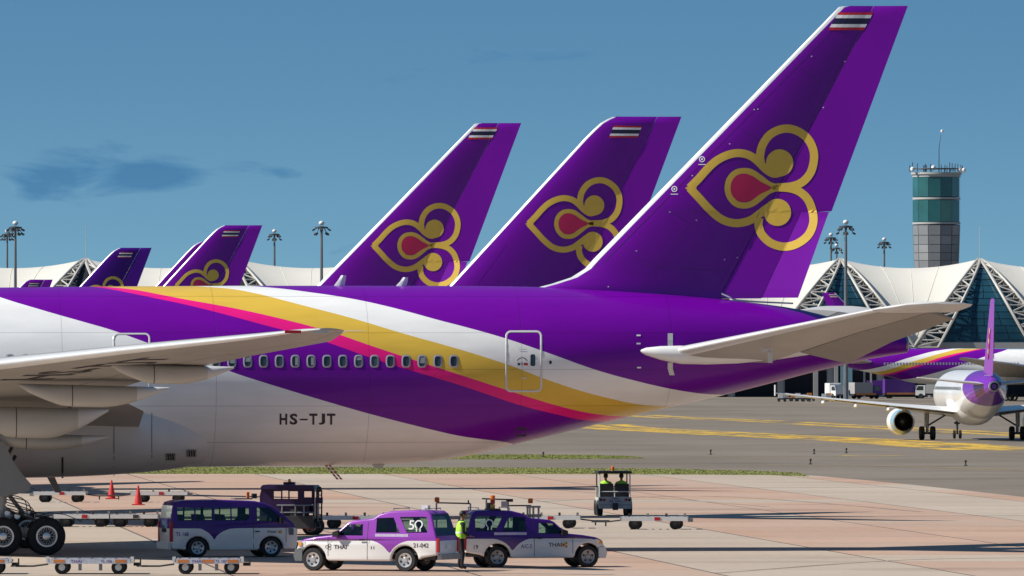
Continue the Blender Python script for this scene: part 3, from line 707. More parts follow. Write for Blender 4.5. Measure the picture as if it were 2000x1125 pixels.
mb = MB()
for sd in (1, -1):
    for (yl, xx, zz) in ((18.6, 0, 0),): pass
# registration painted under the port wing
def wing_low(yl, s):
    for i in range(len(WS)-1):
        if WS[i][0] <= yl <= WS[i+1][0]:
            k = (yl-WS[i][0])/(WS[i+1][0]-WS[i][0]); sec = [a*(1-k)+b*k for a, b in zip(WS[i], WS[i+1])]
            x = sec[1]+sec[2]*s; return L3(x, yl, sec[3]+.02*sec[2]*math.sin(math.pi*s)-.03*(x-sec[1])-naca(s, sec[4])*sec[2]-.012)
mb = MB(); text_on(mb, 'HS-TJT', lambda u, v: wing_low(14.2+7.2*u, .62-.34*v), m_text); mb.build('wing_lettering', T1, fix=False)
# wing tip light fairing
mb = MB(); p0 = FR.P(572, 648, 29.6); mb.box(L3(p0[0], 29.6, p0[1]), (.5, .1, .09), m_red); mb.box(L3(p0[0]+.85, 29.9, p0[1]+.03), (.45, .08, .12), m_metal); mb.build('wing_tip_light', T1)
# tailplane
def tp(px, py, yl): return FR.P(px, py, yl)
TS = [(1.6, 4.3, 6.2, 6.62, .10), (2.6, 5.2, 5.6, 6.80, .10), (6.5, 8.3, 3.85, 7.55, .09), (9.9, 10.95, 2.75, 8.18, .085), (10.7, 11.95, 2.15, 8.35, .08), (10.95, 12.9, 1.25, 8.40, .07)]
st_me = {}
m_elev = mat('elevator paint', (.255, .235, .205), .5, var=.08, scale=.9)
for sd in (1, -1):
    a = [tuple(TS[1][i]*.78+TS[2][i]*.22 for i in range(5)), TS[2], TS[3]]
    st_me[sd] = (surf_mesh('stabilizer', TS[:4], .07, .68, m_grey, sd, sub=3), surf_mesh('stabilizer_leading_edge', TS[:4], 0, .068, m_lead, sd, sub=3),
                 surf_mesh('elevator', a, .69, 1., m_elev, sd, defl=R(14), hinge=.68, sub=3), surf_mesh('stabilizer_tip', TS[3:], 0, 1., m_lgrey, sd))
def add_tail(T, sd):
    s = link('stabilizer', st_me[sd][0], T); link('leading_edge', st_me[sd][1], s); link('elevator', st_me[sd][2], s); link('stabilizer_tip', st_me[sd][3], s)
add_tail(T1, 1); add_tail(T1, -1)
# stabilizer root fairing (pointed white nose), its vertical index plate, balance horn
def blob(pts, mt, name, parent, n=16):
    """pts: (px, top py, bottom py, yl, half width)"""
    rings = []
    for px, t, b, yl, w in pts:
        x, zt = FR.P(px, t, yl); _, zb = FR.P(px, b, yl)
        rings.append([L3(x, yl+w*math.sin(2*math.pi*k/n), (zt+zb)/2+(zt-zb)/2*math.cos(2*math.pi*k/n)) for k in range(n)])
    return MB().loft(rings, mt, caps=True).build(name, parent)
blob([(1251, 683, 688, 2.62, .03), (1262, 679, 694, 2.62, .12), (1290, 676, 703, 2.62, .22), (1330, 675, 711, 2.55, .30), (1380, 676, 712, 2.45, .32), (1440, 668, 710, 2.3, .32), (1520, 662, 702, 1.9, .28), (1600, 660, 690, 1.5, .15)], m_white, 'stabilizer_root_fairing', T1)
mb = MB(); xa, za = fproj(1309, 690)[0], fproj(1309, 690)[2]
for py0, py1, w, dx in ((651, 678, .085, 0), (708, 733, .10, .06)):
    vs = []; 
    for py in (py0, (py0+py1)/2, py1):
        for d in (-5, 5): vs.append(fp(1309+d+(dx*60 if py == py1 else 0), py, .015))
    mb.add(vs, [(0, 1, 3, 2), (2, 3, 5, 4)], m_lgrey)
for px, py in ((1247, 655), (1247, 671), (1248, 718)): mb.add([fp(px+a, py+b, .012) for a, b in ((-4, -1.5), (4, -1.5), (4, 1.5), (-4, 1.5))], [(0, 1, 2, 3)], m_wtext)
mb.build('trim_index_mark', T1, fix=False)
mb = MB(); x, z = FR.P(1503, 692, 4.6); mb.box(L3(x-.1, 4.6, z+.13), (.32, .06, .1), m_lgrey); mb.box(L3(x+.02, 4.6, z-.08), (.16, .06, .42), m_lgrey); mb.build('hinge_arm', T1)
# APU exhaust
mb = MB(); xe = XE; c = (cTop(xe)+cBot(xe))/2; h = (cTop(xe)-cBot(xe))/2
mb.lathe([(h*1.0, xe-.9), (h*1.05, xe-.3), (h*.95, xe+.10), (h*.72, xe+.14), (h*.62, xe-.5)], m_steel, 'X', (0, 0, c), n=20, mats=[m_purple, m_steel, m_lgrey, m_dark])
mb.build('exhaust_cone', T1)
# ---- cabin windows
wf_me = wp_me = None
def win(px, py):
    fr = MB(); pn = MB(); n = 18; o = []; i_ = []
    def se(r, q, e=.62): return r*math.copysign(abs(math.cos(q))**e, math.cos(q)), r*math.copysign(abs(math.sin(q))**e, math.sin(q))
    ro = []; ri = []; rc = []
    for k in range(n):
        q = 2*math.pi*k/n; cx, cz_ = se(1, q)
        ro.append(fp(px+9.0*cx, py+12.6*cz_, .010)); ri.append(fp(px+6.4*cx, py+9.8*cz_, .022)); rc.append(fp(px+6.4*cx, py+9.8*cz_, -.002))
    fr.add(ro+ri+rc, [(k, (k+1) % n, n+(k+1) % n, n+k) for k in range(n)]+[(n+k, n+(k+1) % n, 2*n+(k+1) % n, 2*n+k) for k in range(n)], m_winframe)
    f = fr.build('window', T1, fix=False)
    rc2 = [fp(px+6.6*se(1, 2*math.pi*k/n)[0], py+10*se(1, 2*math.pi*k/n)[1], .004) for k in range(n)]
    pn.add(rc2, [tuple(range(n))], m_awin).build('pane', f, fix=False)
    return f
m_shade = mat('drawn window shade', (.26, .27, .28), .6, var=.05)
for k in range(31):
    px = 886-30.95*k
    if px < -40: break
    f = win(px, 705.5 if px > 300 else 704)
    if k in (2, 6, 13, 14, 19):
        MB().add([fp(px+a, 705.5+b, .011) for a, b in ((-5.6, -8), (5.6, -8), (5.6, (-2, 1, 4)[k % 3]), (-5.6, (-2, 1, 4)[k % 3]))], [(0, 1, 2, 3)], m_shade).build('window_shade', f, fix=False)
    if k in (9, 10):
        MB().add([fp(px+a, 705.5+b, .012) for a, b in ((0, -8), (5.5, -7), (5.5, 7), (0, 8))], [(0, 1, 2, 3)], m_shade).build('window_shade', f, fix=False)
def rrect(x0, y0, x1, y1, r, n=5):
    P = []
    for cx, cy, a in ((x1-r, y0+r, -90), (x1-r, y1-r, 0), (x0+r, y1-r, 90), (x0+r, y0+r, 180)):
        for k in range(n+1): q = R(a+90*k/n); P.append((cx+r*math.cos(q), cy+r*math.sin(q)))
    return P
def outline_on(fn, P, w, mt, name, parent, off=.014, steps=6):
    D = []
    for i in range(len(P)):
        a, b = P[i], P[(i+1) % len(P)]
        for k in range(steps): D.append((a[0]+(b[0]-a[0])*k/steps, a[1]+(b[1]-a[1])*k/steps))
    n = len(D); vs = []; fs = []
    for i in range(n):
        a, b = D[i-1], D[(i+1) % n]; dx, dy = b[0]-a[0], b[1]-a[1]; l = math.hypot(dx, dy) or 1; nx, ny = -dy/l, dx/l
        for k, o_ in ((-.5, .004), (-.3, off), (.3, off), (.5, .004)): vs.append(fn(D[i][0]+nx*w*k, D[i][1]+ny*w*k, o_))
        for k in range(3): fs.append((4*i+k, 4*((i+1) % n)+k, 4*((i+1) % n)+k+1, 4*i+k+1))
    return MB().add(vs, fs, mt).build(name, parent, fix=False)
def plate(fn, P, mt, off): return MB().add([fn(a, b, off) for a, b in P], [tuple(range(len(P)))], mt)
dr = outline_on(fp, rrect(989, 647.5, 1057, 764, 9), 4.2, m_lgrey, 'door', T1)
plate(fp, rrect(1036, 692, 1045.5, 715, 3.5), m_awin, .012).build('door_window', dr, fix=False)
mb = MB()
for k in range(7): q = R(200+140*k/6); 
vs = []
for k in range(9):
    q = R(205+130*k/8)
    for r in (9.5, 11): vs.append(fp(1020+r*math.cos(q), 709+r*math.sin(q), .012))
mb.add(vs, [(2*k, 2*k+1, 2*k+3, 2*k+2) for k in range(8)], m_text)
for a, b, mt in ((1011, 1016, m_text), (1018, 1021, m_steel), (1023, 1031, m_red)): mb.add([fp(x, y, .012) for x, y in ((a, 709), (b, 709), (b, 713.5), (a, 713.5))], [(0, 1, 2, 3)], mt)
for x0, x1, y, mt in ((1012, 1026, 679, m_lgrey), (1012, 1026, 682.5, m_lgrey), (1018, 1029, 737.5, m_wtext)): mb.add([fp(x, yy, .012) for x, yy in ((x0, y), (x1, y), (x1, y+1.4), (x0, y+1.4))], [(0, 1, 2, 3)], mt)
mb.build('door_handle', dr, fix=False)
outline_on(fp, rrect(222, 652, 292, 768, 9), 3.6, m_lgrey, 'door', T1)
plate(fp, rrect(1072.5, 704.5, 1077.5, 711, 2), m_black, .01).build('static_port', T1, fix=False)
outline_on(fp, rrect(1009, 836, 1027, 852, 1.5), 2.0, m_dark, 'outflow_valve', T1)
plate(fp, rrect(1010, 837, 1026, 851, 1), m_black, .008).build('outflow_flap', T1, fix=False)
mb = MB(); [text_on(mb, c_, lambda u, v: fp(a_+(b_-a_)*u, (829.5-21.5*v if c_ != '-' else 821-3*v), .011), m_text, .03) for c_, a_, b_ in (('H', 546, 561), ('S', 566, 581), ('-', 585.5, 601), ('T', 604, 620), ('J', 622.5, 635), ('T', 638.5, 655))]; mb.build('registration_lettering', T1, fix=False)
for i, (px, py, hgt) in enumerate(((662, 558, 22), (783, 557, 17))):
    x, z = FR.P(px, py, 0); s = 1/57.
    MB().loft([[L3(x+a*s*sc-dx*s, w, z-.1+hh*s) for a, w in ((-14, 0), (-4, .05), (10, .0), (-4, -.05))] for hh, sc, dx in ((0, 1, 0), (hgt*.75, .62, -7), (hgt+4, .42, -10))], m_white, smooth=False).build('blade_antenna', T1)
# ---- belly fairing, vents, streamers
rings = []; n = 40
for i in range(34):
    q = i/33; x = -31+(-10.15+31)*q; g = 1 if x < -17.5 else math.sqrt(max(0., 1-((x+17.5)/7.35)**2)); g *= min(1, math.sqrt(max(0, (x+31.02)/4)))
    w = 1.6+1.78*g; zb = 3.25-.75*g; zt = 4.8+1.0*g; c = (zb+zt)/2; h = (zt-zb)/2
    rings.append([L3(x, w*math.copysign(abs(math.sin(2*math.pi*k/n))**.75, math.sin(2*math.pi*k/n)), c+h*math.copysign(abs(math.cos(2*math.pi*k/n))**.8, math.cos(2*math.pi*k/n))) for k in range(n)])
MB().loft(rings, m_lgrey, caps=True).build('belly_fairing', T1)
def belly_pt(px, py, off):
    """point on the belly fairing or fuselage, whichever is proud"""
    y = 3.2
    for _ in range(6):
        x, z = FR.P(px, py, y); g = math.sqrt(max(0., 1-((x+17.5)/7.35)**2)) if x > -17.5 else 1
        w = 1.6+1.78*g; zb = 3.25-.75*g; zt = 4.8+1.0*g; c = (zb+zt)/2; h = (zt-zb)/2; q = min(1, abs((z-c)/h)); cs = q**(1/.8); sn = math.sqrt(max(0, 1-cs*cs))
        y = max(fsurf(x, z), w*sn**.75)
    return L3(x, y+off, z)
for px, py in ((333, 893), (374, 886)):
    v = outline_on(belly_pt, rrect(px-9, py-7, px+9, py+6, 1), 1.8, m_grey, 'vent', T1, off=.03)
    plate(belly_pt, rrect(px-8.5, py-6.5, px+8.5, py+5.5, 1), m_black, .016).build('vent_opening', v, fix=False)
    mb = MB()
    for k in range(4): mb.add([belly_pt(px-8+4.6*k+a, py+b, .035) for a, b in ((0, -6), (1.4, -6), (2.8, 5), (1.4, 5))], [(0, 1, 2, 3)], m_grey)
    mb.build('vent_louvre', v, fix=False)
mb = MB()
for P in ([(120, 893), (124, 893), (124, 934), (120, 934)], [(222, 800), (223.2, 800), (223.2, 930), (222, 930)], [(296, 806), (297, 806), (297, 922), (296, 922)]):
    vs = []; m_ = 8
    for k in range(m_+1):
        q = k/m_
        for j in (0, 1): vs.append(belly_pt(P[j][0], P[0][1]*(1-q)+P[2][1]*q, .012))
    mb.add(vs, [(2*k, 2*k+1, 2*k+3, 2*k+2) for k in range(m_)], m_dark)
mb.build('panel_seam', T1, fix=False)
# drain mast and remove-before-flight streamers under the rear fuselage
def bot(px): x, z = FR.P(px, 908, 0); return x, cBot(x)
x, z = bot(735); MB().prism([(x-.3, z+.1), (x+.35, z+.1), (x+.2, z-.13), (x-.0, z-.13)], -.04, .04, m_lgrey).build('drain_mast', T1)
x, z = bot(633); mb = MB()
for k in range(9):
    a, b = k/9, (k+1)/9; mt = m_red if k % 2 == 0 else m_wtext
    for dx in (0, .13):
        mb.add([L3(x+dx+.42*t+o, .05+dx*.2, z+.02-.5*t) for t, o in ((a, 0), (a, .085), (b, .085), (b, 0))], [(0, 1, 2, 3)], mt)
mb.build('warning_streamer', T1, fix=False)
# ---- main gear
def wheel_mesh(r, w, rim_r, spokes=12):
    ty = MB().lathe([(rim_r, -w*.38), (rim_r*1.06, -w*.47), (r*.80, -w*.52), (r*.93, -w*.46), (r*.99, -w*.28), (r, -w*.1), (r, w*.1), (r*.99, w*.28), (r*.93, w*.46), (r*.80, w*.52), (rim_r*1.06, w*.47), (rim_r, w*.38), (rim_r, -w*.38)], m_tyre, n=40).mesh('tyre')
    rm = MB(); rm.lathe([(rim_r, -w*.38), (rim_r*.99, -w*.49), (rim_r*.84, -w*.49), (rim_r*.80, -w*.30), (rim_r*.42, -w*.24), (rim_r*.36, -w*.34), (rim_r*.18, -w*.36), (.002, -w*.36)], m_metal, n=40, mats=[m_metal, m_metal, m_metal, m_dark, m_steel, m_metal, m_metal])
    for k in range(spokes):
        q = 2*math.pi*k/spokes; rm.box((rim_r*.61*math.cos(q), -w*.29, rim_r*.61*math.sin(q)), (rim_r*.36, .02, rim_r*.09), m_steel, ry=-q)
        rm.lathe([(.018, -w*.30), (.018, -w*.37), (.001, -w*.37)], m_metal, c=(rim_r*.72*math.cos(q+.26), 0, rim_r*.72*math.sin(q+.26)), n=6)
    rm.lathe([(rim_r, w*.38), (rim_r*.8, w*.3), (.002, w*.28)], m_steel, n=24)
    return ty, rm.mesh('rim')
ty_big, rm_big = wheel_mesh(.64, .50, .36)
def bogie(T, yl, xr, detail=True):
    for k in range(3):
        x = xr-1.45*k
        for d in (.66, -.66):
            w = link('wheel', ty_big, T, L3(x, yl+d, .635)); link('rim', rm_big, w)
        MB().tube([L3(x, yl+.7, .66), L3(x, yl-.7, .66)], .10, m_steel, 10).build('axle', T)
    MB().tube([L3(xr+.2, yl, .70), L3(xr-1.5, yl, .78), L3(xr-3.1, yl, .70)], [.14, .2, .14], m_lgrey, 12).build('bogie_beam', T)
    lg = MB().tube([L3(xr-1.45, yl, .75), L3(xr-1.45, yl, 1.7), L3(xr-1.5, yl, 1.72), L3(xr-1.55, yl, 4.2)], [.13, .13, .22, .24], m_lgrey, 14).build('gear_leg', T)
    MB().tube([L3(xr-.15, yl+.15, 1.05), L3(xr-.7, yl+.12, 1.35), L3(xr-1.45, yl+.1, 2.3)], .07, m_steel, 8).build('drag_brace', T)
    if detail:
        random.seed(5)
        for k in range(7):
            a = L3(xr+.25-.15*k, yl+.55+.05*k, 1.25+.07*(k % 3)); b = L3(xr-1.3, yl+.3, 1.5+.09*k); m_ = (a+b)/2+Vector((.25, 0, -.22+.07*k))
            MB().tube(catmull([a, m_, b], 5), .018, m_dark, 5).build('brake_hose', T)
        MB().tube([L3(xr-.55, yl+.75, 1.22), L3(xr+.1, yl+.75, 1.42), L3(xr+.62, yl+.72, 1.36), L3(xr+1.2, yl+.7, 1.12)], .014, m_dark, 5).build('bonding_cable', T)
        for k in range(5): MB().lathe([(.10, -.12), (.10, .12), (.001, .12)], m_metal, c=L3(xr-.3-.33*k, yl+.42, 1.30+.1*(k % 2)), n=10).build('brake_actuator', T)
xr_, _ = FR.P(91, 1050, 6.3)
bogie(T1, 5.5, xr_); bogie(T1, -5.5, xr_, False)
poly = [FR.P(px, py, 7.0) for px, py in ((-150, 842), (8, 862), (18, 885), (30, 908), (45, 928), (61, 946), (58, 958), (30, 966), (-150, 990))]
MB().prism(poly, -7.06, -6.98, m_door).build('gear_door', T1)
mb = MB()
for px, py in ((24, 872), (30, 890), (22, 905)): x, z = FR.P(px, py, 5.9); mb.tube([L3(x, 5.9, z), L3(x-.25, 5.7, z-.5), L3(x-.1, 5.6, z-.9)], .06, m_dark, 6)
mb.build('gear_bay_pipe', T1)
pl = [FR.P(px, py, -5.6) for px, py in ((88, 925), (104, 925), (120, 962), (108, 962))]
MB().prism(pl, 5.55, 5.65, m_grey).build('gear_door_strut', T1)
# engines (ahead of the frame, still there)
def engine(T, yl, x, z, r=1.55, L_=6.4, mt=None):
    e = MB().lathe([(r*.80, x+.4), (r*.86, x), (r*.97, x+.35), (r, x+1.6), (r*.92, x+3.4), (r*.80, x+4.4), (r*.76, x+4.4), (r*.55, x+4.6), (r*.40, x+L_-.6), (r*.28, x+L_)], mt or m_purple, 'X', c=(0, -yl, z), n=28, mats=[m_metal, m_metal, mt or m_purple, mt or m_purple, mt or m_purple, m_metal, m_dark, m_metal, m_metal]).build('engine', T)
    MB().disc((x+.5, -yl, z), r*.8, m_dark, 'X', 24).build('fan', e)
    MB().prism([(x+1.5, z+r*.9), (x+4.8, z+r*.7), (x+6.4, z+r*1.0), (x+3.2, z+r*1.35)], -yl-.14, -yl+.14, m_lgrey).build('pylon', e)
engine(T1, 9.8, -29.5, 2.75); engine(T1, -9.8, -29.5, 2.75)
MB().tube([L3(-42, 0, .5), L3(-42, 0, 3)], .14, m_lgrey, 10).build('nose_gear_leg', T1)
for d in (-.32, .32): w = link('wheel', ty_big, T1, L3(-42, d, .56)); w.scale = (.88,)*3; link('rim', rm_big, w)
# ================================================================== OTHER AIRLINERS
def shell(label, loc, rz, fm, em, ep, flg, engines=True, livery=True):
    T = thing('airliner', label, 'airplane', loc, rz, 'airliners with purple tails')
    link('fuselage', me_fuse, T)
    for nme, me in fm.items(): link(nme, me, T)
    e = link('emblem', em, T); link('emblem_petal', ep, e); link('flag', flg, T)
    for sd in (1, -1): add_wing(T, sd); add_tail(T, sd)
    engine(T, 9.8, -29.5, 2.75); engine(T, -9.8, -29.5, 2.75)
    for yl in (5.5, -5.5):
        MB().tube([L3(xr_-1.45, yl, .6), L3(xr_-1.5, yl, 4)], .2, m_lgrey, 8).build('gear_leg', T)
        for k in range(3):
            for d in (.66, -.66): link('wheel', ty_big, T, L3(xr_-1.45*k, yl+d, .635))
    MB().tube([L3(-42, 0, .5), L3(-42, 0, 3)], .14, m_lgrey, 8).build('nose_gear_leg', T)
    for d in (-.32, .32): w = link('wheel', ty_big, T, L3(-42, d, .56)); w.scale = (.88,)*3
    return T
def place_tip(px, D, xt):
    """world position of the aircraft origin whose fin tip (local x = xt) shows at px, depth D"""
    u = (px-1000)/F; return (u*D-xt*math.cos(YAW), D-xt*math.sin(YAW), 0)
xt1 = fin1.te(fin1.ztop)
shell('airliner second behind the foreground one, tall pointed purple tail left of the round-cornered tail', place_tip(1017, 448., xt1), YAW, finm, em1, ep1, fl1)
FR2 = Frame(364.2)
fin2 = Fin(FR2, [(1196, 229), (1186, 233), (1172, 241), (1158, 254), (1140, 272), (880, 555), (840, 600)], [(1284, 229), (1279, 236), (1100, 575)], [(1330, 228), (1275, 374), (1190, 600)], base=(1000, 600), delta=10.)
finm2 = fin_meshes(fin2, .13)
sc2 = .73
em2, ep2 = emblem_mesh(fin2, lambda p: (1026+sc2*(p[0]-1338), 437+sc2*1.007*(p[1]-367)))
fl2 = flag_mesh(fin2, [(1199, 245), (1254, 246), (1245, 269), (1189, 269)])
fin2_panel = MB()
for P in (((972, 467), (988, 478)), ((988, 478), (930, 556)), ((1165, 500), (1090, 552)), ((1212, 300), (1204, 340)), ((1262, 250), (1226, 300)), ((1204, 340), (1222, 342))):
    a, b = P; vs = []
    d = (b[0]-a[0], b[1]-a[1]); l = math.hypot(*d); nn = (-d[1]/l*.6, d[0]/l*.6)
    for k in range(7):
        q = k/6
        for s_ in (-1, 1): vs.append(fin2.proj(a[0]+d[0]*q+nn[0]*s_, a[1]+d[1]*q+nn[1]*s_, .008))
    fin2_panel.add(vs, [(2*k, 2*k+1, 2*k+3, 2*k+2) for k in range(6)], m_purple)
me_p2 = fin2_panel.mesh('fin_panel_seam', fix=False)
xt2 = fin2.te(fin2.ztop); zt2 = fin2.ztop
sh2 = xt1-xt2
for me in list(finm2.values())+[em2, ep2, fl2, me_p2]: me.transform(Matrix.Translation((sh2, 0, 0)))
T2 = shell('airliner just behind the foreground one, round-cornered purple tail with brightly glinting front edge', (-sh2*math.cos(YAW), 364.2-sh2*math.sin(YAW), 0), YAW, finm2, em2, ep2, fl2)
link('fin_panel_seam', me_p2, T2)
def depth_for(py): return (zt2-H)*F/(HZ-py)
shell('airliner whose purple tail stands between two floodlight masts left of centre', place_tip(512, depth_for(440), xt1), YAW, finm2, em2, ep2, fl2)
shell('airliner with only a sliver of tail showing behind the left-of-centre purple tail', place_tip(458, depth_for(472), xt1), YAW, finm2, em2, ep2, fl2)
T6 = shell('airliner with dark violet tail beside the leftmost roof truss', place_tip(296, depth_for(484), xt1), YAW, finm2, em2, ep2, fl2)
m_fin6 = mat('dark violet fin paint', (.055, .001, .20), .36, var=.06, scale=.5, spec=.28)
for ch in T6.children:
    if ch.name.split('.')[0] in ('fin_box', 'rudder'): ch.material_slots[0].link = 'OBJECT'; ch.material_slots[0].material = m_fin6
shell('farthest left airliner, only a low purple tail top above the fuselage', place_tip(103, depth_for(546), xt1), YAW, finm2, em2, ep2, fl2)
D = 1513.; u = (1605-1000)/F
TG = shell('airliner docked at the terminal on the right, gold and pink stripes rising to the right', (u*D+xt1, D, 0), math.pi, finm, em1, ep1, fl1)
# ================================================================== NARROW-BODY JET taxiing away
HDG = R(2.8)                                       # heading, clockwise from +Y
A = thing('airliner', 'small twin-jet airliner seen from behind, taxiing away at right, purple tail cone', 'airplane', ((1899-1000)/F*735, 735, 0), HDG, 'airliners with purple tails')
# local axes: y forward, x to starboard (right as seen from behind), origin below main gear
FYs = [-17.6, -17.2, -16, -14, -11.5, -8.5, -5, 0, 6, 11, 14, 16, 17.4, 18.4, 19.0]
FT = [4.75, 5.05, 5.35, 5.62, 5.78, 5.86, 5.87, 5.87, 5.87, 5.87, 5.8, 5.5, 5.0, 4.3, 3.7]
FB = [4.30, 4.05, 3.70, 3.10, 2.45, 1.95, 1.75, 1.73, 1.73, 1.73, 1.8, 2.0, 2.4, 2.9, 3.6]
FW = [.22, .42, .75, 1.18, 1.62, 1.90, 1.975, 1.975, 1.975, 1.975, 1.9, 1.68, 1.3, .75, .1]
cT, cB, cW = Curve(FYs, FT), Curve(FYs, FB), Curve(FYs, FW)
m_a320 = banded('narrow jet livery', [Curve([-18, -14, -11.5, -9.5, -8, -7], [1.5, 2.75, 3.35, 4.4, 5.8, 9.0]), ], [(.17, .02, .36), (.78, .77, .75)], -18, 19, rough=.28, coat=.4, axis='Y')
rings = []; n = 40
for i in range(75):
    y = -17.6+36.6*i/74; t, b, w = cT(y), cB(y), cW(y)
    rings.append([Vector((w*math.sin(2*math.pi*k/n), y, (t+b)/2+(t-b)/2*math.cos(2*math.pi*k/n))) for k in range(n)])
MB().loft(rings, m_a320, caps=True).build('fuselage', A)
mb = MB(); mb.lathe([(.44, -17.35), (.46, -17.75), (.33, -17.78), (.26, -17.4), (.02, -17.3)], m_lgrey, 'Y', (0, 0, 4.54), n=18, mats=[m_white, m_steel, m_dark, m_dark]); mb.build('exhaust_cone', A)
def aero(name, secs, mt, parent, cap=True, vertical=False, n=8):
    rings = []
    for sec in secs:
        sp, yle, ch, z, t = sec; r = []
        for i in list(range(n+1))+list(range(n-1, 0, -1)):
            pass
        up = []; lo = []
        for i in range(n+1):
            s = (i/n)**1.4; th = naca(s, t)*ch; y = yle-ch*s
            if vertical: up.append(Vector((th, y, z))); lo.append(Vector((-th, y, z)))
            else: up.append(Vector((sp, y, z+th))); lo.append(Vector((sp, y, z-th)))
        rings.append(up+lo[::-1])
    return MB().loft(rings, mt, caps=cap).build(name, parent)
aero('fin', [(0, -10.6, 5.9, 5.4, .10), (0, -11.2, 5.6, 6.2, .10), (0, -15.2, 2.6, 11.55, .09), (0, -15.5, 2.1, 11.75, .07)], mat('pale purple fin', (.24, .055, .34), .4, var=.08), A, vertical=True)
mb = MB()
for sx in (-1, 1):
    for k in range(6):
        z = 7.0+.42*k; q = (z-6.2)/5.35; y = -11.2-4*q-(5.6-3*q)*.62
        mb.sphere((sx*(.27-.14*q), y, z), .17, m_gold if k % 2 else m_pink, 8, (.12, 1.5, 1.5))
mb.build('emblem', A)
for sx in (-1, 1):
    w = aero('wing', [(sx*1.5, 3.6, 7.2, 2.35, .12), (sx*6.4, .6, 3.9, 2.85, .115), (sx*12, -2.3, 2.4, 3.42, .11), (sx*16.6, -4.7, 1.5, 3.92, .10), (sx*17.0, -5.1, .9, 3.97, .09)], m_white, A)
    MB().add([(sx*a, y, z) for a, y, z in ((1.9, -3.62, 2.20), (6.4, -3.32, 2.70), (12, -4.72, 3.31), (12, -4.74, 3.37), (6.4, -3.36, 2.79), (1.9, -3.66, 2.32))], [(0, 1, 4, 5), (1, 2, 3, 4)], m_dark).build('flap_gap', w, fix=False)
    for d, y, z in ((7.4, -3.4, 2.72), (10.2, -4.1, 3.0), (13.0, -4.9, 3.3)):
        MB().lathe([(.02, y-1.1), (.14, y-.6), (.2, y+.2), (.16, y+1.4), (.02, y+2.6)], m_white, 'Y', (sx*d, 0, z-.12), n=10).build('flap_fairing', w)
    MB().box((sx*17.05, -5.6, 4.2), (.06, .9, .9), m_white).build('wing_tip_fence', w)
    aero('stabilizer', [(sx*.7, -12.9, 3.2, 4.75, .09), (sx*6.1, -16.1, 1.35, 5.25, .09), (sx*6.25, -16.4, .9, 5.27, .08)], m_lgrey, A)
    e = MB().lathe([(.86, 4.1), (1.0, 4.35), (1.12, 3.9), (1.16, 2.8), (1.05, 1.4), (.88, .25), (.80, .22), (.62, .9), (.30, .4), (.01, .1)], m_white, 'Y', (sx*5.75, 0, 1.55), n=28, mats=[m_metal, m_metal, m_white, m_white, mat('pale blue cowl', (.25, .4, .5), .3, var=.05), m_metal, m_black, m_black, m_black]).build('engine', A)
    MB().prism([(4.0, 2.4), (.6, 2.3), (-.6, 2.75), (3.0, 2.9)], sx*5.75-.12, sx*5.75+.12, m_lgrey, axis='X').build('pylon', e)
    MB().tube([(sx*3.795, 0, .55), (sx*3.795, .0, 2.5)], [.11, .17], m_steel, 10).build('gear_leg', A)
    MB().tube([(sx*3.75, .1, 1.2), (sx*2.1, .1, 2.2)], .07, m_dark, 8).build('side_brace', A)
    MB().box((sx*3.98, .25, 1.75), (.05, .8, 1.3), m_lgrey).build('gear_door', A)
    for d in (-.46, .46):
        MB().lathe([(.25, -.2), (.5, -.21), (.575, -.12), (.585, 0), (.575, .12), (.5, .21), (.25, .2), (.02, .15)], m_tyre, 'X', (sx*3.795+d, 0, .585), n=22).build('wheel', A)
        MB().lathe([(.26, -.16), (.2, -.2), (.02, -.18)], m_dark, 'X', (sx*3.795+d, 0, .585), n=14).build('rim', A)
    MB().tube([(sx*3.3, 0, .58), (sx*4.3, 0, .58)], .09, m_dark, 8).build('axle', A)
    MB().lathe([(.17, 12.5), (.37, 12.5), (.38, 12.62), (.37, 12.74), (.17, 12.74)], m_tyre, 'X', (0, 0, 0), n=4) if False else None
MB().tube([(0, 12.64, .4), (0, 12.9, 2.0)], [.08, .12], m_dark, 8).build('nose_gear_leg', A)
MB().box((0, 12.75, 1.35), (.5, .1, .2), m_dark).build('nose_gear_lamp', A)
for d in (-.25, .25):
    MB().lathe([(.17, -.11), (.36, -.1), (.38, 0), (.36, .1), (.17, .11), (.01, .1)], m_tyre, 'X', (d, 12.64, .38), n=18).build('wheel', A)
mb = MB(); mb.lathe([(.02, -9.3), (.9, -8), (1.6, -6), (1.95, -2.5), (1.98, 2), (1.7, 5), (.6, 7.5), (.02, 8)], m_white, 'Y', (0, 0, 3.2), n=24); mb.build('belly_fairing', A)
wme = MB().box((0, 0, 0), (.03, .20, .27), m_awin).mesh('window')
for k in range(26):
    for sx in (-1, 1): link('window', wme, A, (sx*1.945, -9.5+.9*k, 4.35))
wme = MB().box((0, 0, 0), (.28, .05, .40), m_winframe).mesh('window')
for k in range(44):
    x = -20+.533*k; link('window', wme, TG, (x, fsurf(x, 6.45)+.01, 6.45))
mb = MB(); mb.box((-.4, -16.2, 5.45), (.5, .03, .06), m_wtext); mb.box((.42, -17.0, 4.75), (.4, .3, .3), m_dark); mb.build('tail_marking', A)
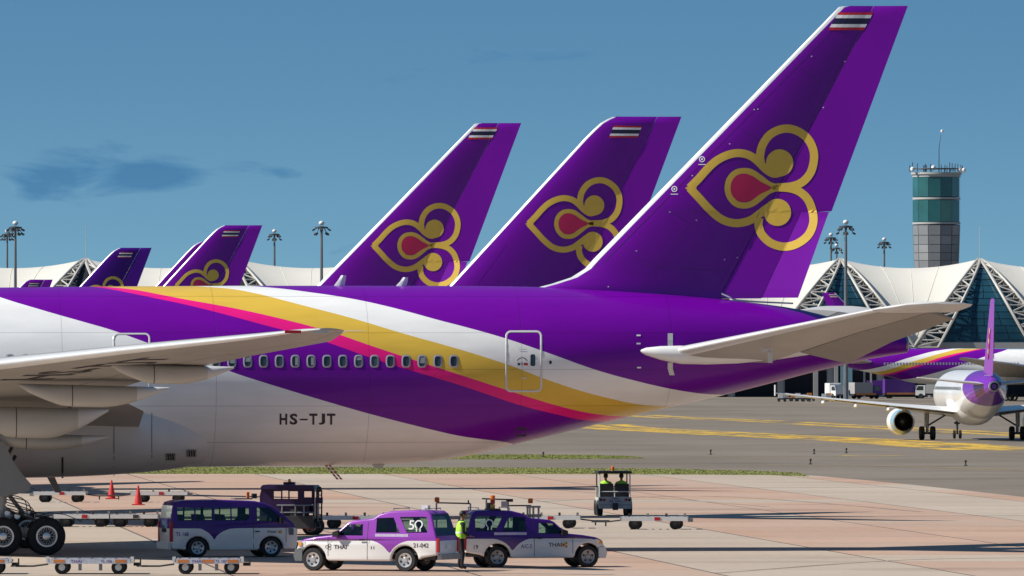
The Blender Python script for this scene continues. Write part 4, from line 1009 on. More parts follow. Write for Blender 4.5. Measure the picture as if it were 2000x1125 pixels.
# ================================================================== TERMINAL
m_mem = mat('roof membrane', (.70, .665, .585), .6, var=.04, scale=.15)
m_truss = mat('truss steel paint', (.45, .43, .39), .5, var=.1, scale=.3)
m_tglass = mat('terminal glazing', (.012, .050, .075), .12, var=.6, scale=.12, coat=.3)
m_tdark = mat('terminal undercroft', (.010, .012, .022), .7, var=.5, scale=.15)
m_conc = mat('precast concrete', (.36, .35, .34), .8, var=.12, scale=.2)
YF, YR, ZS, ZTOP = 1690., 1708., 9.6, 26.8
def arch(z, bulge=0.):
    q = max(0., min(1., (z-ZS)/(ZTOP-ZS))); return YR-(YR-YF+bulge)*math.sqrt(max(0, 1-q*q))
PK = [(-120-1000)/10.01, (168-1000)/10.01, (461-1000)/10.01, (757-1000)/10.01, (1052-1000)/10.01, (1347-1000)/10.01, (1641-1000)/10.01, (1913-1000)/10.01, (2190-1000)/10.01, (2480-1000)/10.01]
TM = thing('airport_terminal', 'long airport terminal with white membrane roof and lattice steel gables across the background', 'building', (0, 0, 0))
def hw_out(z, half): return half*((ZTOP-z)/(ZTOP-ZS))**.88*.985+.35
def hw_in(z): return 9.0*((ZTOP-z)/(ZTOP-ZS))**1.05
zs = [ZTOP-(ZTOP-ZS)*(i/14)**1.15 for i in range(15)]
for i, X in enumerate(PK):
    for sd in (-1, 1):
        nb = PK[i+sd] if 0 <= i+sd < len(PK) else X+sd*29; half = abs(nb-X)/2
        out = [Vector((X+sd*hw_out(z, half), arch(z, .8), z)) for z in zs]; inn = [Vector((X+sd*hw_in(z), arch(z, 1.2), z)) for z in zs]
        dp = [Vector((X+sd*(hw_out(z, half)*.55+hw_in(z)*.45), arch(z, -1.2)+.8, z-.9)) for z in zs]
        mb = MB(); mb.tube(out, .30, m_truss, 6); mb.tube(inn, .30, m_truss, 6); mb.tube(dp, .26, m_truss, 6)
        for k in range(len(zs)-1):
            a, b = (out, inn) if k % 2 == 0 else (inn, out)
            mb.tube([a[k], b[k+1]], .17, m_truss, 5, False); mb.tube([out[k+1], inn[k+1]], .14, m_truss, 5, False); mb.tube([a[k], b[max(0, k-1)]], .13, m_truss, 5, False)
            mb.tube([out[k], dp[k+1]], .13, m_truss, 5, False); mb.tube([inn[k+1], dp[k]], .13, m_truss, 5, False)
        mb.build('gable_truss', TM)
        # dark infill glazing behind the lattice
        MB().loft([[Vector((X+sd*hw_in(z), arch(z)+1.8, z-.4)), Vector((X+sd*(hw_out(z, half)-.6), arch(z)+1.4, z-.4))] for z in zs[1:]], m_tglass, caps=False, closed=False).build('gable_infill', TM)
    # glazed gable: panes between mullions
    for k in range(1, len(zs)-1):
        z1, z0 = zs[k], zs[k+1]; w1, w0 = hw_in(z1), hw_in(z0); nc = max(1, int(round((w0*2)/3.2)))
        for c in range(nc):
            a0, a1 = -1+2*c/nc, -1+2*(c+1)/nc; g = .06
            vs = [Vector((X+a0*w0+g, arch(z0)+.5, z0+g)), Vector((X+a1*w0-g, arch(z0)+.5, z0+g)), Vector((X+a1*w1-g, arch(z1)+.5, z1-g)), Vector((X+a0*w1+g, arch(z1)+.5, z1-g))]
            if abs(X-PK[6]) < 40 or X > PK[6]: MB().add(vs, [(0, 1, 2, 3)], m_tglass).build('glass_pane', TM, fix=False)
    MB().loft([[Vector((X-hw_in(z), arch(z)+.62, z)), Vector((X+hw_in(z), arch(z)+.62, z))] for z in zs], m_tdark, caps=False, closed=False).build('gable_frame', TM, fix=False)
    # membrane between this gable and the next
    if i+1 < len(PK):
        X2 = PK[i+1]; half = (X2-X)/2; rings = []
        for z in zs:
            a, b = X+hw_out(z, half), X2-hw_out(z, half); r = []; m_ = 14
            for c in range(m_+1):
                q = c/m_; sag = 4*q*(1-q); top = (ZTOP-z < .01)
                zz = z-sag*1.7*((z-ZS)/(ZTOP-ZS))**2; r.append(Vector((a+(b-a)*q, arch(z)+.8+sag*1.6*(b-a)/25, zz)))
            rings.append(r)
        mo = MB().loft(rings, m_mem, caps=False, closed=False).build('roof_membrane', TM)
        for c in (4, 7, 10): MB().tube([r_[c]+Vector((0, -.03, 0)) for r_ in rings], .05, mat('membrane seam', (.63, .60, .52), .7, var=.1), 4, False).build('fabric_seam', mo)
        # rear slope closes the roof
        MB().loft([rings[0], [v+Vector((0, 18, -10)) for v in rings[0]]], m_mem, caps=False, closed=False).build('roof_membrane', TM)
    MB().tube([(X, arch(ZTOP)-.5, ZTOP), (X, arch(ZTOP)-.5, ZTOP+6.5)], .05, m_truss, 5).build('lightning_rod', TM)
MB().box((0, YF+9, 10.0), (290, 18, 1.1), m_conc).build('floor_slab', TM)
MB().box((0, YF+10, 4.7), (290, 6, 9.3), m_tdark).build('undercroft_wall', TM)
mb = None
for k in range(-14, 16):
    X = k*9.6+4; MB().lathe([(.75, 0), (.75, 9.4)], m_conc, 'Z', (X, YF+2.5, 0), n=12).build('column', TM)
for k in range(40):
    X = -142+k*7.2; MB().box((X, YF+6.9, 5.8), (5.6, .2, 1.5), mat('undercroft window', (.10, .13, .20), .2, var=.5, scale=.2)).build('undercroft_window', TM)
# ================================================================== CONTROL TOWER
TD = 5400.; k_ = TD/F; TX = (1829-1000)*k_
TW = thing('control_tower', 'tall airport control tower with green glass cab levels behind the terminal roof', 'tower', (TX, TD, 0))
def tz(py): return H+(HZ-py)*k_
m_tgl = mat('tower green glass', (.015, .085, .085), .1, var=.5, scale=.05, coat=.4); m_tg2 = mat('tower pale glass', (.08, .22, .18), .15, var=.4, scale=.05)
m_twall = mat('tower cladding', (.21, .22, .23), .45, var=.2, scale=.06); m_tband = mat('tower band', (.40, .41, .40), .5, var=.06, scale=.05)
n = 12
def ring12(r, z, rot=.13): return [Vector((r*k_*math.cos(2*math.pi*k/n+rot), r*k_*math.sin(2*math.pi*k/n+rot), z)) for k in range(n)]
MB().loft([ring12(40, 0), ring12(42, tz(560)), ring12(44, tz(525)), ring12(47, tz(439))], mat('tower core', (.06, .065, .075), .5, var=.3, scale=.05), smooth=False).build('shaft', TW)
rws = [525, 509, 494, 478, 460, 440]
for a, b in zip(rws[:-1], rws[1:]):
    r0 = np.interp(a, [439, 525], [47.4, 44.4]); r1 = np.interp(b, [439, 525], [47.4, 44.4]); A0 = ring12(r0, tz(a)); A1 = ring12(r1, tz(b))
    for k in range(n):
        c = [A0[k], A0[(k+1) % n], A1[(k+1) % n], A1[k]]; ce = sum(c, Vector())/4
        MB().add([ce+(v-ce)*.93 for v in c], [(0, 1, 2, 3)], m_twall if (k*3+a) % 5 else mat('tower pale cladding', (.28, .285, .29), .45, var=.15, scale=.06)).build('cladding_panel', TW, fix=False)
for py0, py1 in ((434, 391), (385, 346)):
    A0, A1 = ring12(47, tz(py0)), ring12(47, tz(py1))
    for k in range(n):
        c = [A0[k], A0[(k+1) % n], A1[(k+1) % n], A1[k]]; ce = sum(c, Vector())/4
        MB().add([ce+(v-ce)*.97 for v in c], [(0, 1, 2, 3)], m_tg2 if (py0 == 434 and k == 9) else m_tgl).build('glass_pane', TW, fix=False)
    MB().loft([ring12(46.4, tz(py0)), ring12(46.4, tz(py1))], mat('tower mullions', (.03, .09, .09), .4, var=.1), smooth=False).build('mullions', TW)
for py0, py1, r in ((438, 434.5, 47.8), (390, 386, 47.6), (346, 341, 48), (341, 337, 50.5)):
    MB().loft([ring12(r, tz(py0)), ring12(r, tz(py1))], m_tband, smooth=False).build('band', TW)
random.seed(11)
for k in range(26):
    q = random.uniform(0, 2*math.pi); r = 52*k_*random.choice((1, 1, .8, .5)); h = random.uniform(6, 22)*k_; p = Vector((r*math.cos(q), r*math.sin(q), tz(336)))
    MB().tube([p, p+Vector((0, 0, h))], .25, m_dark, 5).build('antenna', TW)
for px, py in ((-48, 331), (-7, 328), (44, 333), (52, 333)):
    MB().sphere((px*k_, -30*k_, tz(py)), 1.5, m_white, 8).build('radome', TW)
MB().loft([ring12(53, tz(330)), ring12(53, tz(329))], m_steel, smooth=False).build('roof_rail', TW)
MB().tube([(5*k_, 0, tz(336)), (5*k_, 0, tz(290)), (9*k_, 0, tz(262))], [.3, .2, .08], m_dark, 6).build('mast', TW)
MB().sphere((11*k_, 0, tz(256)), 1.0, m_white, 8).build('beacon', TW)
# ================================================================== FLOODLIGHT MASTS
m_pole = mat('galvanised pole', (.20, .215, .22), .5, .5, var=.15, scale=.5); m_lampb = mat('lamp body', (.08, .09, .10), .4, .3, var=.2); m_lampw = mat('lamp top', (.7, .72, .72), .35, var=.05)
def mast(px, py, D, label):
    top = cam_pt(px, py, D); t = thing('floodlight_mast', label, 'light mast', (top.x, D, 0), random.uniform(0, 1), 'apron floodlight masts')
    h = top.z; MB().tube([(0, 0, 0), (0, 0, h-1)], [.42, .20], m_pole, 8).build('pole', t)
    MB().lathe([(.2, h-1.2), (1.15, h-1.1), (1.15, h-.9), (.2, h-.75)], m_lampb, 'Z', n=12).build('head_ring', t)
    MB().sphere((0, 0, h-.25), .5, m_lampw, 10, (1, 1, .8)).build('cap', t)
    for k in range(8):
        q = 2*math.pi*k/8; r = 1.25; d = Vector((math.cos(q), math.sin(q), 0)); zz = h-1.3-(.7 if k % 2 else 0)
        a = MB().tube([d*.6+Vector((0, 0, h-1)), d*r+Vector((0, 0, zz))], .07, m_lampb, 5).build('bracket', t)
        MB().box(d*(r+.1)+Vector((0, 0, zz-.1)), (.55, .5, .28), m_lampb, rz=q, ry=.5).build('lamp', t)
    return t
mast(30, 433, 1480, 'taller of the two floodlight masts at the left edge')
mast(14, 449, 1900, 'shorter of the two floodlight masts at the left edge')
mast(536, 449, 1900, 'floodlight mast just right of the left-of-centre purple tail')
mast(628, 433, 1500, 'floodlight mast at the foot of the tall pointed purple tail')
mast(1652, 431, 1440, 'tallest floodlight mast at right, crossing the roof truss')
mast(1623, 456, 1930, 'second tallest of the three clustered floodlight masts at right')
mast(1634, 477, 2150, 'shortest of the three clustered floodlight masts at right')
mast(1727, 465, 1980, 'single floodlight mast left of the control tower')
# ================================================================== GROUND EQUIPMENT below the terminal
m_boxw = mat('box body white', (.68, .68, .66), .5, var=.08, scale=.6); m_boxp = mat('box body purple', (.09, .02, .22), .45, var=.1); m_safety = mat('safety orange', (.62, .22, .06), .5, var=.15)
def truck(px, py, D, ln, ht, label, body, cabc, rz=0., cat='truck', skirt=None):
    p = cam_pt(px, py, D); t = thing('service_truck', label, cat, (p.x, D, 0), rz, 'service vehicles at the terminal')
    MB().box((0, 0, .75), (ln, 2.0, .3), m_dark).build('chassis', t)
    MB().prism([(-ln/2, .95), (ln/2-1.9, .95), (ln/2-1.9, ht-.08), (ln/2-2.0, ht), (-ln/2+.1, ht), (-ln/2, ht-.08)], -1.2, 1.2, body).build('cargo_box', t)
    c = MB().prism([(ln/2-1.8, .6), (ln/2, .6), (ln/2, 1.5), (ln/2-.35, 2.45), (ln/2-1.8, 2.45)], -1.1, 1.1, cabc).build('cab', t)
    MB().prism([(ln/2-1.45, 1.55), (ln/2-.1, 1.55), (ln/2-.42, 2.3), (ln/2-1.45, 2.3)], -1.12, 1.12, m_awin).build('cab_window', c)
    if skirt: MB().box((-.4, 0, .9), (ln-1.5, 2.44, .35), skirt).build('skirt', t)
    for sx in (-ln/2+1, ln/2-1):
        for sy in (-1, 1): MB().lathe([(.2, -.15), (.45, -.15), (.48, 0), (.45, .15), (.2, .15), (.01, .12)], m_tyre, 'Y', (sx, sy*1.0, .48), n=14).build('wheel', t)
    return t
truck(1690, 770, 1600, 5.6, 3.0, 'white box truck, greyed for terminal shade, parked under the terminal beside the slim posts', m_conc, m_boxp, R(25), skirt=m_safety)  # shade under the terminal is put into the grey body colour
truck(1765, 770, 1625, 7.5, 3.6, 'long purple catering truck left of the taxiing jet', m_boxp, m_boxw, R(8), skirt=m_safety)
truck(1722, 770, 1650, 5.5, 3.3, 'purple lorry between the two larger trucks at the terminal', m_boxp, m_boxp, 0)
truck(1632, 770, 1600, 3.6, 2.9, 'small pale van truck beside the teal column', m_boxw, m_boxw, R(-60), skirt=m_safety)
truck(1822, 770, 1620, 6.2, 2.6, 'cream box truck half hidden behind the taxiing jet', m_conc, m_boxw, R(170))
g = cam_pt(1653, 770, 1640); t = thing('jet_bridge_leg', 'pale teal support column of a boarding bridge behind the tail', 'bridge support', (g.x, 1640, 0))
MB().box((0, 0, 4.2), (2.2, 1.2, 8.4), mat('teal column paint', (.16, .30, .36), .5, var=.1)).build('column', t); MB().box((-1.9, 0, 4.2), (.7, .8, 8.4), m_conc).build('side_post', t); MB().box((0, 0, .2), (3.2, 2.2, .4), m_conc).build('footing', t)
for px, D, hh, lab in ((1593, 1650, 6.5, 'grey bridge column behind the rear fuselage taper'), (1688, 1640, 9, 'left one of two slim white posts above the box truck'), (1701, 1640, 9, 'right one of two slim white posts above the box truck')):
    g = cam_pt(px, 770, D); t = thing('bridge_post', lab, 'post', (g.x, D, 0)); w = .9 if px == 1593 else .35
    MB().box((0, 0, hh/2), (w, w, hh), m_conc).build('shaft', t); MB().box((0, 0, .15), (w*1.6, w*1.6, .3), m_conc).build('foot', t)
random.seed(21)
for k, px in enumerate((1527, 1538, 1552, 1561, 1575, 1583, 1612, 1620)):
    D = 1480+random.uniform(-10, 30); g = cam_pt(px, 770, D)
    t = thing('equipment_cart', ['low grey cart at the left end of the far equipment row', 'second low cart from the left in the far equipment row', 'third low cart from the left in the far equipment row', 'fourth low cart from the left in the far equipment row', 'fifth low cart from the left in the far equipment row', 'sixth low cart from the left in the far equipment row', 'seventh low cart from the left in the far equipment row', 'low cart nearest the teal column in the far equipment row'][k], 'cart', (g.x, D, 0), 0, 'carts in the far equipment row')
    MB().box((0, 0, .5), (1.5, 1.2, .25), m_dark).build('deck', t); MB().box((-.2, 0, .95), (.8, .9, .65+.3*(k % 2)), [m_boxw, m_conc, m_safety][k % 3]).build('load', t)
    for sx in (-.5, .5): MB().lathe([(.05, -.1), (.25, -.1), (.25, .1), (.05, .1)], m_tyre, 'Y', (sx, -.55, .25), n=10).build('wheel', t)
# ================================================================== ROAD VEHICLES
m_carglass = glass('car window glass', (.58, .78, .70), .92); m_seat = mat('seat cloth', (.03, .035, .045), .8, var=.2)
m_trim = mat('grey bumper plastic', (.13, .145, .15), .55, var=.1); m_lens = mat('headlamp lens', (.75, .75, .72), .12, var=.05, coat=.6)
m_hub = mat('wheel cover silver', (.58, .58, .57), .3, .6, var=.08, scale=6)
m_sticker = mat('lavender sticker', (.55, .48, .66), .5, var=.12, scale=8)
VP = (.055, .005, .185); VW = (.78, .77, .74)
def poly_area(P): return sum(P[i][0]*P[(i+1) % len(P)][1]-P[(i+1) % len(P)][0]*P[i][1] for i in range(len(P)))/2
def clip_half(P, z, above):
    out = []
    for i in range(len(P)):
        p, q = P[i], P[(i+1) % len(P)]; a = (p[1]-z)*(1 if above else -1); b = (q[1]-z)*(1 if above else -1)
        if a >= 0: out.append(p)
        if a*b < 0: t = a/(a-b); out.append((p[0]+t*(q[0]-p[0]), z))
    return out
def arc(cx, cz, r, a0, a1, n=10): return [(cx+r*math.cos(R(a0+(a1-a0)*k/n)), cz+r*math.sin(R(a0+(a1-a0)*k/n))) for k in range(n+1)]
def car(T, outline, wfn, holes, mt, belt, r=.06, is_glass=None, wheels=(), wr=.33, track=.72, seams=(), glass_mat=None):
    """one body shell (two pierced sides and a rounded wrap-over skin), panes, wheels"""
    P = outline if poly_area(outline) > 0 else outline[::-1]; n = len(P); nor = []
    for i in range(n):
        a, b = P[i-1], P[(i+1) % n]; dx, dz = b[0]-a[0], b[1]-a[1]; l = math.hypot(dx, dz); nor.append((dz/l, -dx/l))
    Q = [(P[i][0]-nor[i][0]*r, P[i][1]-nor[i][1]*r) for i in range(n)]
    body = MB(); glz = MB(); gl2 = MB()
    for sd in (-1, 1):
        lo = clip_half(Q, belt, False); hi = clip_half(Q, belt, True)
        for poly, hs in ((lo, []), (hi, holes)):
            loops = [poly]+[list(h) for h in hs]; flat = [p for l in loops for p in l]
            tr = tessellate_polygon([[Vector((p[0], p[1], 0)) for p in l] for l in loops])
            body.add([(p[0], sd*wfn(*p), p[1]) for p in flat], [tuple(t) for t in tr], mt, False)
        for h in holes:      # window reveals and panes
            k = len(h); body.add([(p[0], sd*wfn(*p), p[1]) for p in h]+[(p[0], sd*(wfn(*p)-.035), p[1]) for p in h], [(i, (i+1) % k, k+(i+1) % k, k+i) for i in range(k)], m_black)
        rings = []
        for s_ in range(4):
            q = R(30*s_); rings.append([(Q[i][0]+nor[i][0]*r*math.sin(q), sd*(wfn(*Q[i])-r*(1-math.cos(q))), Q[i][1]+nor[i][1]*r*math.sin(q)) for i in range(n)])
        body.loft(rings, mt, caps=False, smooth=True)
    for i in range(n):
        j = (i+1) % n; wi, wj = wfn(*Q[i])-r, wfn(*Q[j])-r; c = ((P[i][0]+P[j][0])/2, (P[i][1]+P[j][1])/2)
        vs = [(P[i][0], -wi, P[i][1]), (P[j][0], -wj, P[j][1]), (P[j][0], wj, P[j][1]), (P[i][0], wi, P[i][1])]
        if is_glass and is_glass(*c):
            (glz if c[0] > 0 else gl2).add(vs, [(0, 1, 2, 3)], glass_mat or m_carglass)
        else: body.add(vs, [(0, 1, 2, 3)], m_black if c[1] < .30 or any(math.hypot(c[0]-w, c[1]-wr) < wr*1.32 for w in wheels) else mt, True)
    b = body.build('body', T)
    if glz.v: glz.build('windscreen', T)
    if gl2.v: gl2.build('rear_window', T)
    for sd in (-1, 1):
        for h in holes: MB().add([(p[0], sd*(wfn(*p)-.03), p[1]) for p in h], [tuple(range(len(h)))], glass_mat or m_carglass).build('side_window', T, fix=False)
        for x, z0, z1 in seams:
            MB().add([(x+a, sd*(wfn(x, z)+.004), z) for z in (z0, min(belt, z1), z1) for a in (-.008, .008)], [(0, 1, 3, 2), (2, 3, 5, 4)], m_dark).build('door_seam', T, fix=False)
    return b
def car_wheel_meshes(r, w, holes=6, dark=False):
    rr = r*.66; ty = MB().lathe([(rr, -w*.4), (rr*1.05, -w*.5), (r*.93, -w*.5), (r, -w*.32), (r, w*.32), (r*.93, w*.5), (rr, w*.5), (rr, -w*.4)], m_tyre, n=32).mesh('tyre')
    rm = MB(); hm = m_steel if dark else m_hub
    rm.lathe([(rr, -w*.40), (rr*.96, -w*.47), (rr*.86, -w*.44), (rr*.40, -w*.36), (rr*.30, -w*.46), (.003, -w*.47)], hm, n=30)
    for k in range(holes):
        q = 2*math.pi*k/holes+.3; rm.disc((rr*.64*math.cos(q), -w*.425, rr*.64*math.sin(q)), rr*.165, m_black, n=10)
    return ty, rm.mesh('rim')
cw_me = car_wheel_meshes(.335, .22); cw_dk = car_wheel_meshes(.345, .23, 5, True)
def put_wheels(T, xs, track, r, me=None):
    for x in xs:
        for sd in (-1, 1):
            a = (me or cw_me); w = link('wheel', a[0], T, (x, sd*track, r)); w.rotation_euler = (0, 0, 0 if sd < 0 else math.pi); link('rim', a[1], w)
        MB().tube([(x, -track+.1, r), (x, track-.1, r)], .06, m_dark, 8).build('axle', T)
def side_text(T, s, x, z, w, h, sd, wfn, mt, name='lettering', bold=.01):
    mb = MB(); text_on(mb, s, lambda u, v: Vector((x-sd*(u-.5)*w, sd*(wfn(x, z+v*h)+.007), z+v*h)), mt, bold); return mb.build(name, T, fix=False)
def mini_emblem(T, x, z, s, sd, wfn):
    """small petal logo: gold lobes round a red drop"""
    mb = MB(); y = sd*(wfn(x, z)+.007); f = -sd
    for (ex, ez, r) in ((.32, .30, .27), (.32, -.30, .27), (-.22, 0, .36)): mb.disc((x+f*ex*s, y, z+ez*s), r*s, m_gold, n=12)
    mb.disc((x-f*.2*s, y+sd*.002, z), .2*s, m_pink, n=10)
    for ez in (.3, -.3): mb.disc((x+f*.32*s, y+sd*.002, z+ez*s), .13*s, m_ptext, n=8)
    return mb.build('logo', T, fix=False)
# ---------------- minivan
def place(px, py, rz): g = gnd(px, py); return (g.x, g.y, 0), rz
loc, rz = place(446, 1088, R(16))
V = thing('minivan', 'purple over white minivan marked TL 168, parked facing right below the airliner', 'van', loc, rz)
m_van = banded('van two-tone paint', [Curve([-2.3, -1.2, -.95, -.78, -.69, -.60, -.35, -.1, .3, 2.3], [.97, .965, .86, .72, .60, .72, .88, .955, .97, .97])], [VP, VW], -2.3, 2.3, rough=.28, coat=.5)
cx = -2.175
ol = [(cx+.06, .30), (cx+.02, .55), (cx+.0, .95), (cx+.03, 1.30), (cx+.10, 1.72), (cx+.18, 1.83), (cx+.4, 1.885), (cx+1.6, 1.905), (cx+2.9, 1.86), (cx+3.25, 1.79), (cx+3.48, 1.68), (cx+3.85, 1.42), (cx+4.20, 1.13), (cx+4.29, .97), (cx+4.34, .66), (cx+4.34, .42), (cx+4.28, .27)]
ol += arc(cx+3.43, .30, .405, -4, 184, 12)+[(cx+2.9, .24), (cx+1.4, .24)]+arc(cx+.93, .30, .405, -4, 184, 12)
def wv(x, z): return .845-(max(0, z-.97)*.115)-.03*max(0, .5-z)-(.10*max(0, (x-1.55)/.65)**2 if x > 1.55 else 0)-.03*max(0, (-x-1.9)/.3)**2
vh = [[(cx+.25, 1.22), (cx+.82, 1.22), (cx+.82, 1.65), (cx+.25, 1.65)], [(cx+.87, 1.22), (cx+1.42, 1.22), (cx+1.42, 1.65), (cx+.87, 1.65)], [(cx+1.51, 1.22), (cx+2.05, 1.22), (cx+2.05, 1.65), (cx+1.51, 1.65)], [(cx+2.09, 1.22), (cx+2.58, 1.22), (cx+2.68, 1.32), (cx+2.68, 1.65), (cx+2.09, 1.65)], [(cx+2.95, 1.20), (cx+3.82, 1.17), (cx+3.86, 1.24), (cx+3.36, 1.64), (cx+2.95, 1.65)]]
car(V, ol, wv, vh, m_van, .98, is_glass=lambda x, z: (x > 1.3 and 1.14 < z < 1.68) or (x < -1.9 and 1.30 < z < 1.75 and x < cx+.13), wheels=(cx+.93, cx+3.43), wr=.33, seams=((cx+2.82, .28, 1.66), (cx+3.93, .5, 1.12)))
put_wheels(V, (cx+.93, cx+3.43), .73, .335)
MB().box((0, 0, .33), (4.0, 1.5, .1), m_dark).build('floor', V)
for x in (cx+.7, cx+1.4, cx+2.1, cx+3.05):
    MB().prism([(x-.25, .4), (x+.28, .4), (x+.28, .72), (x-.08, .76), (x-.22, 1.42), (x-.34, 1.42)], -.66, .66, m_seat).build('seat_row', V)
MB().tube([(cx+3.62, -.35, 1.0), (cx+3.7, -.35, 1.12)], [.16, .17], m_black, 12).build('steering_wheel', V)
for sd in (-1, 1):
    MB().box((cx+.035, sd*.80, .86), (.09, .12, .66), m_red).build('tail_lamp', V)
    MB().box((cx+4.22, sd*.66, .83), (.22, .22, .22), m_lens).build('headlamp', V)
    MB().box((cx+3.75, sd*.93, 1.22), (.10, .14, .22), m_black).build('wing_mirror', V)
    MB().box((cx+2.95, sd*.855, .86), (.14, .03, .035), m_black).build('door_handle', V)
MB().box((cx+4.33, 0, .38), (.08, 1.5, .22), m_trim).build('front_bumper', V); MB().box((cx-.02, 0, .40), (.10, 1.62, .22), m_boxw).build('rear_bumper', V)
MB().box((cx-.01, 0, .90), (.03, .52, .13), m_black).build('number_plate', V)
mb = MB(); mb.box((cx+2.55, -.3, 1.93), (.6, .5, .04), m_trim); mb.box((cx+2.75, -.35, 2.05), (.09, .09, .2), m_orange); mb.box((cx+2.98, -.3, 2.02), (.14, .2, .16), m_black); mb.build('roof_beacon', V)
side_text(V, 'TL 168', cx+.40, .72, .42, .13, -1, wv, m_ptext); side_text(V, 'THAI', cx+3.43, .80, .30, .085, -1, wv, m_text); mini_emblem(V, cx+3.72, .84, .11, -1, wv)
MB().add([(cx+4.03+a, -wv(cx+4.03, .8)-.004, .74+b) for a, b in ((0, 0), (.16, 0), (.16, .22), (0, .22))], [(0, 1, 2, 3)], m_trim).build('side_badge', V, fix=False)
# ---------------- pickups
pk_out = [(-1.02, .50), (-1.04, .98), (-.98, 1.06), (-.86, 1.48), (-.78, 1.70), (-.66, 1.79), (-.2, 1.815), (.5, 1.79), (.86, 1.70), (1.06, 1.57), (1.30, 1.545), (1.72, 1.50), (1.86, 1.44), (2.08, 1.24), (2.32, 1.07), (2.8, 1.02), (3.22, .95), (3.42, .86), (3.50, .70), (3.54, .55), (3.52, .36), (3.38, .29)]
pk_out += arc(2.94, .34, .43, 0, 176, 12)+[(2.44, .31), (.5, .31)]+arc(0, .34, .43, 4, 176, 12)+[(-.55, .42)]
def wp(x, z): return .875-(max(0, z-.95)*.20)-.02*max(0, .5-z)-(.16*max(0, (x-2.5)/1.0)**2 if x > 2.5 else 0)
pk_h = [[(-.70, 1.16), (-.05, 1.155), (.20, 1.62), (-.62, 1.63), (-.70, 1.55)], [(.17, 1.155), (.93, 1.15), (.93, 1.58), (.40, 1.60)], [(1.34, 1.06), (2.06, 1.06), (2.13, 1.14), (1.80, 1.39), (1.36, 1.40)]]
m_pk = banded('pickup two-tone paint', [Curve([-1.1, -.13, .10, .28, .41, .49, .57, .70, .88, 1.09, 2.0, 3.0, 3.6], [.92, .915, .86, .76, .64, .55, .64, .76, .86, .915, .92, .90, .80])], [VP, VW], -1.1, 3.6, rough=.28, coat=.5)
m_pk_sunlit = banded('pickup paint with painted sunlight', [Curve([-1.1, -.13, .10, .28, .41, .49, .57, .70, .88, 1.09, 2.0, 3.0, 3.6], [.92, .915, .86, .76, .64, .55, .64, .76, .86, .915, .92, .90, .80])], [(.29, .055, .42), VW], -1.1, 3.6, rough=.3, coat=.4)  # same pickup paint, with direct sun put into a lighter purple
def pickup(label, px, py, rz, paint, sd, texts, trim, wheels):
    loc, rz = place(px, py, rz); T = thing('pickup_truck', label, 'pickup truck', loc, rz, 'pickups with canopies'); a = math.cos(rz); b = math.sin(rz)
    T.location = (loc[0]-1.25*a, loc[1]-1.25*b, 0)
    car(T, pk_out, wp, pk_h, paint, .96, is_glass=lambda x, z: (1.8 < x < 2.33 and 1.08 < z < 1.45) or (x < -.75 and 1.10 < z < 1.68), wheels=(0, 2.94), wr=.34, seams=((1.19, .36, 1.46), (2.44, .45, 1.02)))
    put_wheels(T, (0, 2.94), .745, .345, wheels)
    MB().box((1.2, 0, .42), (4.2, 1.3, .14), m_dark).build('chassis_frame', T)
    MB().prism([(1.25, .5), (1.8, .5), (1.8, .75), (1.45, .78), (1.32, 1.30), (1.2, 1.30)], -.7, .7, m_seat).build('seat', T)
    MB().prism([(2.05, .5), (2.4, .5), (2.38, 1.03), (2.1, 1.0)], -.72, .72, m_black).build('dashboard', T)
    MB().prism([(-.9, .5), (1.1, .5), (1.1, .56), (-.9, .56)], -.8, .8, m_dark).build('load_bed', T)
    MB().box((1.13, 0, 1.05), (.03, 1.4, .8), m_dark).build('cab_rear_wall', T)
    for s_ in (-1, 1):
        MB().box((-1.0, s_*.80, .79), (.14, .13, .42), m_red).build('tail_lamp', T)
        MB().prism([(3.18, .72), (3.46, .66), (3.40, .84), (3.2, .90)], s_*.55, s_*.80, m_lens).build('headlamp', T)
        MB().box((3.36, s_*.80, .80), (.10, .06, .10), m_amber).build('indicator', T)
        MB().prism([(2.06, 1.02), (2.24, 1.02), (2.24, 1.16), (2.06, 1.22)], s_*.90, s_*1.04, m_black).build('wing_mirror', T)
        MB().box((1.36, s_*(wp(1.36, .9)+.015), .93), (.16, .03, .045), m_black).build('door_handle', T)
        MB().box((.42, s_*(wp(.4, 1.07)+.004), 1.075), (1.05, .006, .085), m_sticker).build('sticker_strip', T)
    MB().prism([(3.30, .30), (3.53, .30), (3.58, .46), (3.52, .66), (3.30, .62)], -.80, .80, trim).build('front_bumper', T)
    MB().box((-1.06, 0, .44), (.14, 1.5, .16), m_steel).build('rear_bumper', T); MB().box((-1.055, 0, .74), (.02, .34, .12), m_wtext).build('number_plate', T)
    MB().box((3.50, 0, .72), (.05, .95, .16), m_dark).build('grille', T)
    for s_, x, z, w, h, mt in texts: side_text(T, s_, x, z, w, h, sd, wp, mt)
    return T
K1 = pickup('purple and white pickup facing left with 50 on its canopy window', 738, 1115, R(180-21), m_pk_sunlit, 1,
            [('THAI', 2.05, .66, .40, .12, m_text), ('21-042', -.52, .72, .48, .13, m_text), ('11', 1.02, .66, .10, .09, m_text)], m_trim, cw_me)
K1.scale = (1.04, 1.04, 1.04)
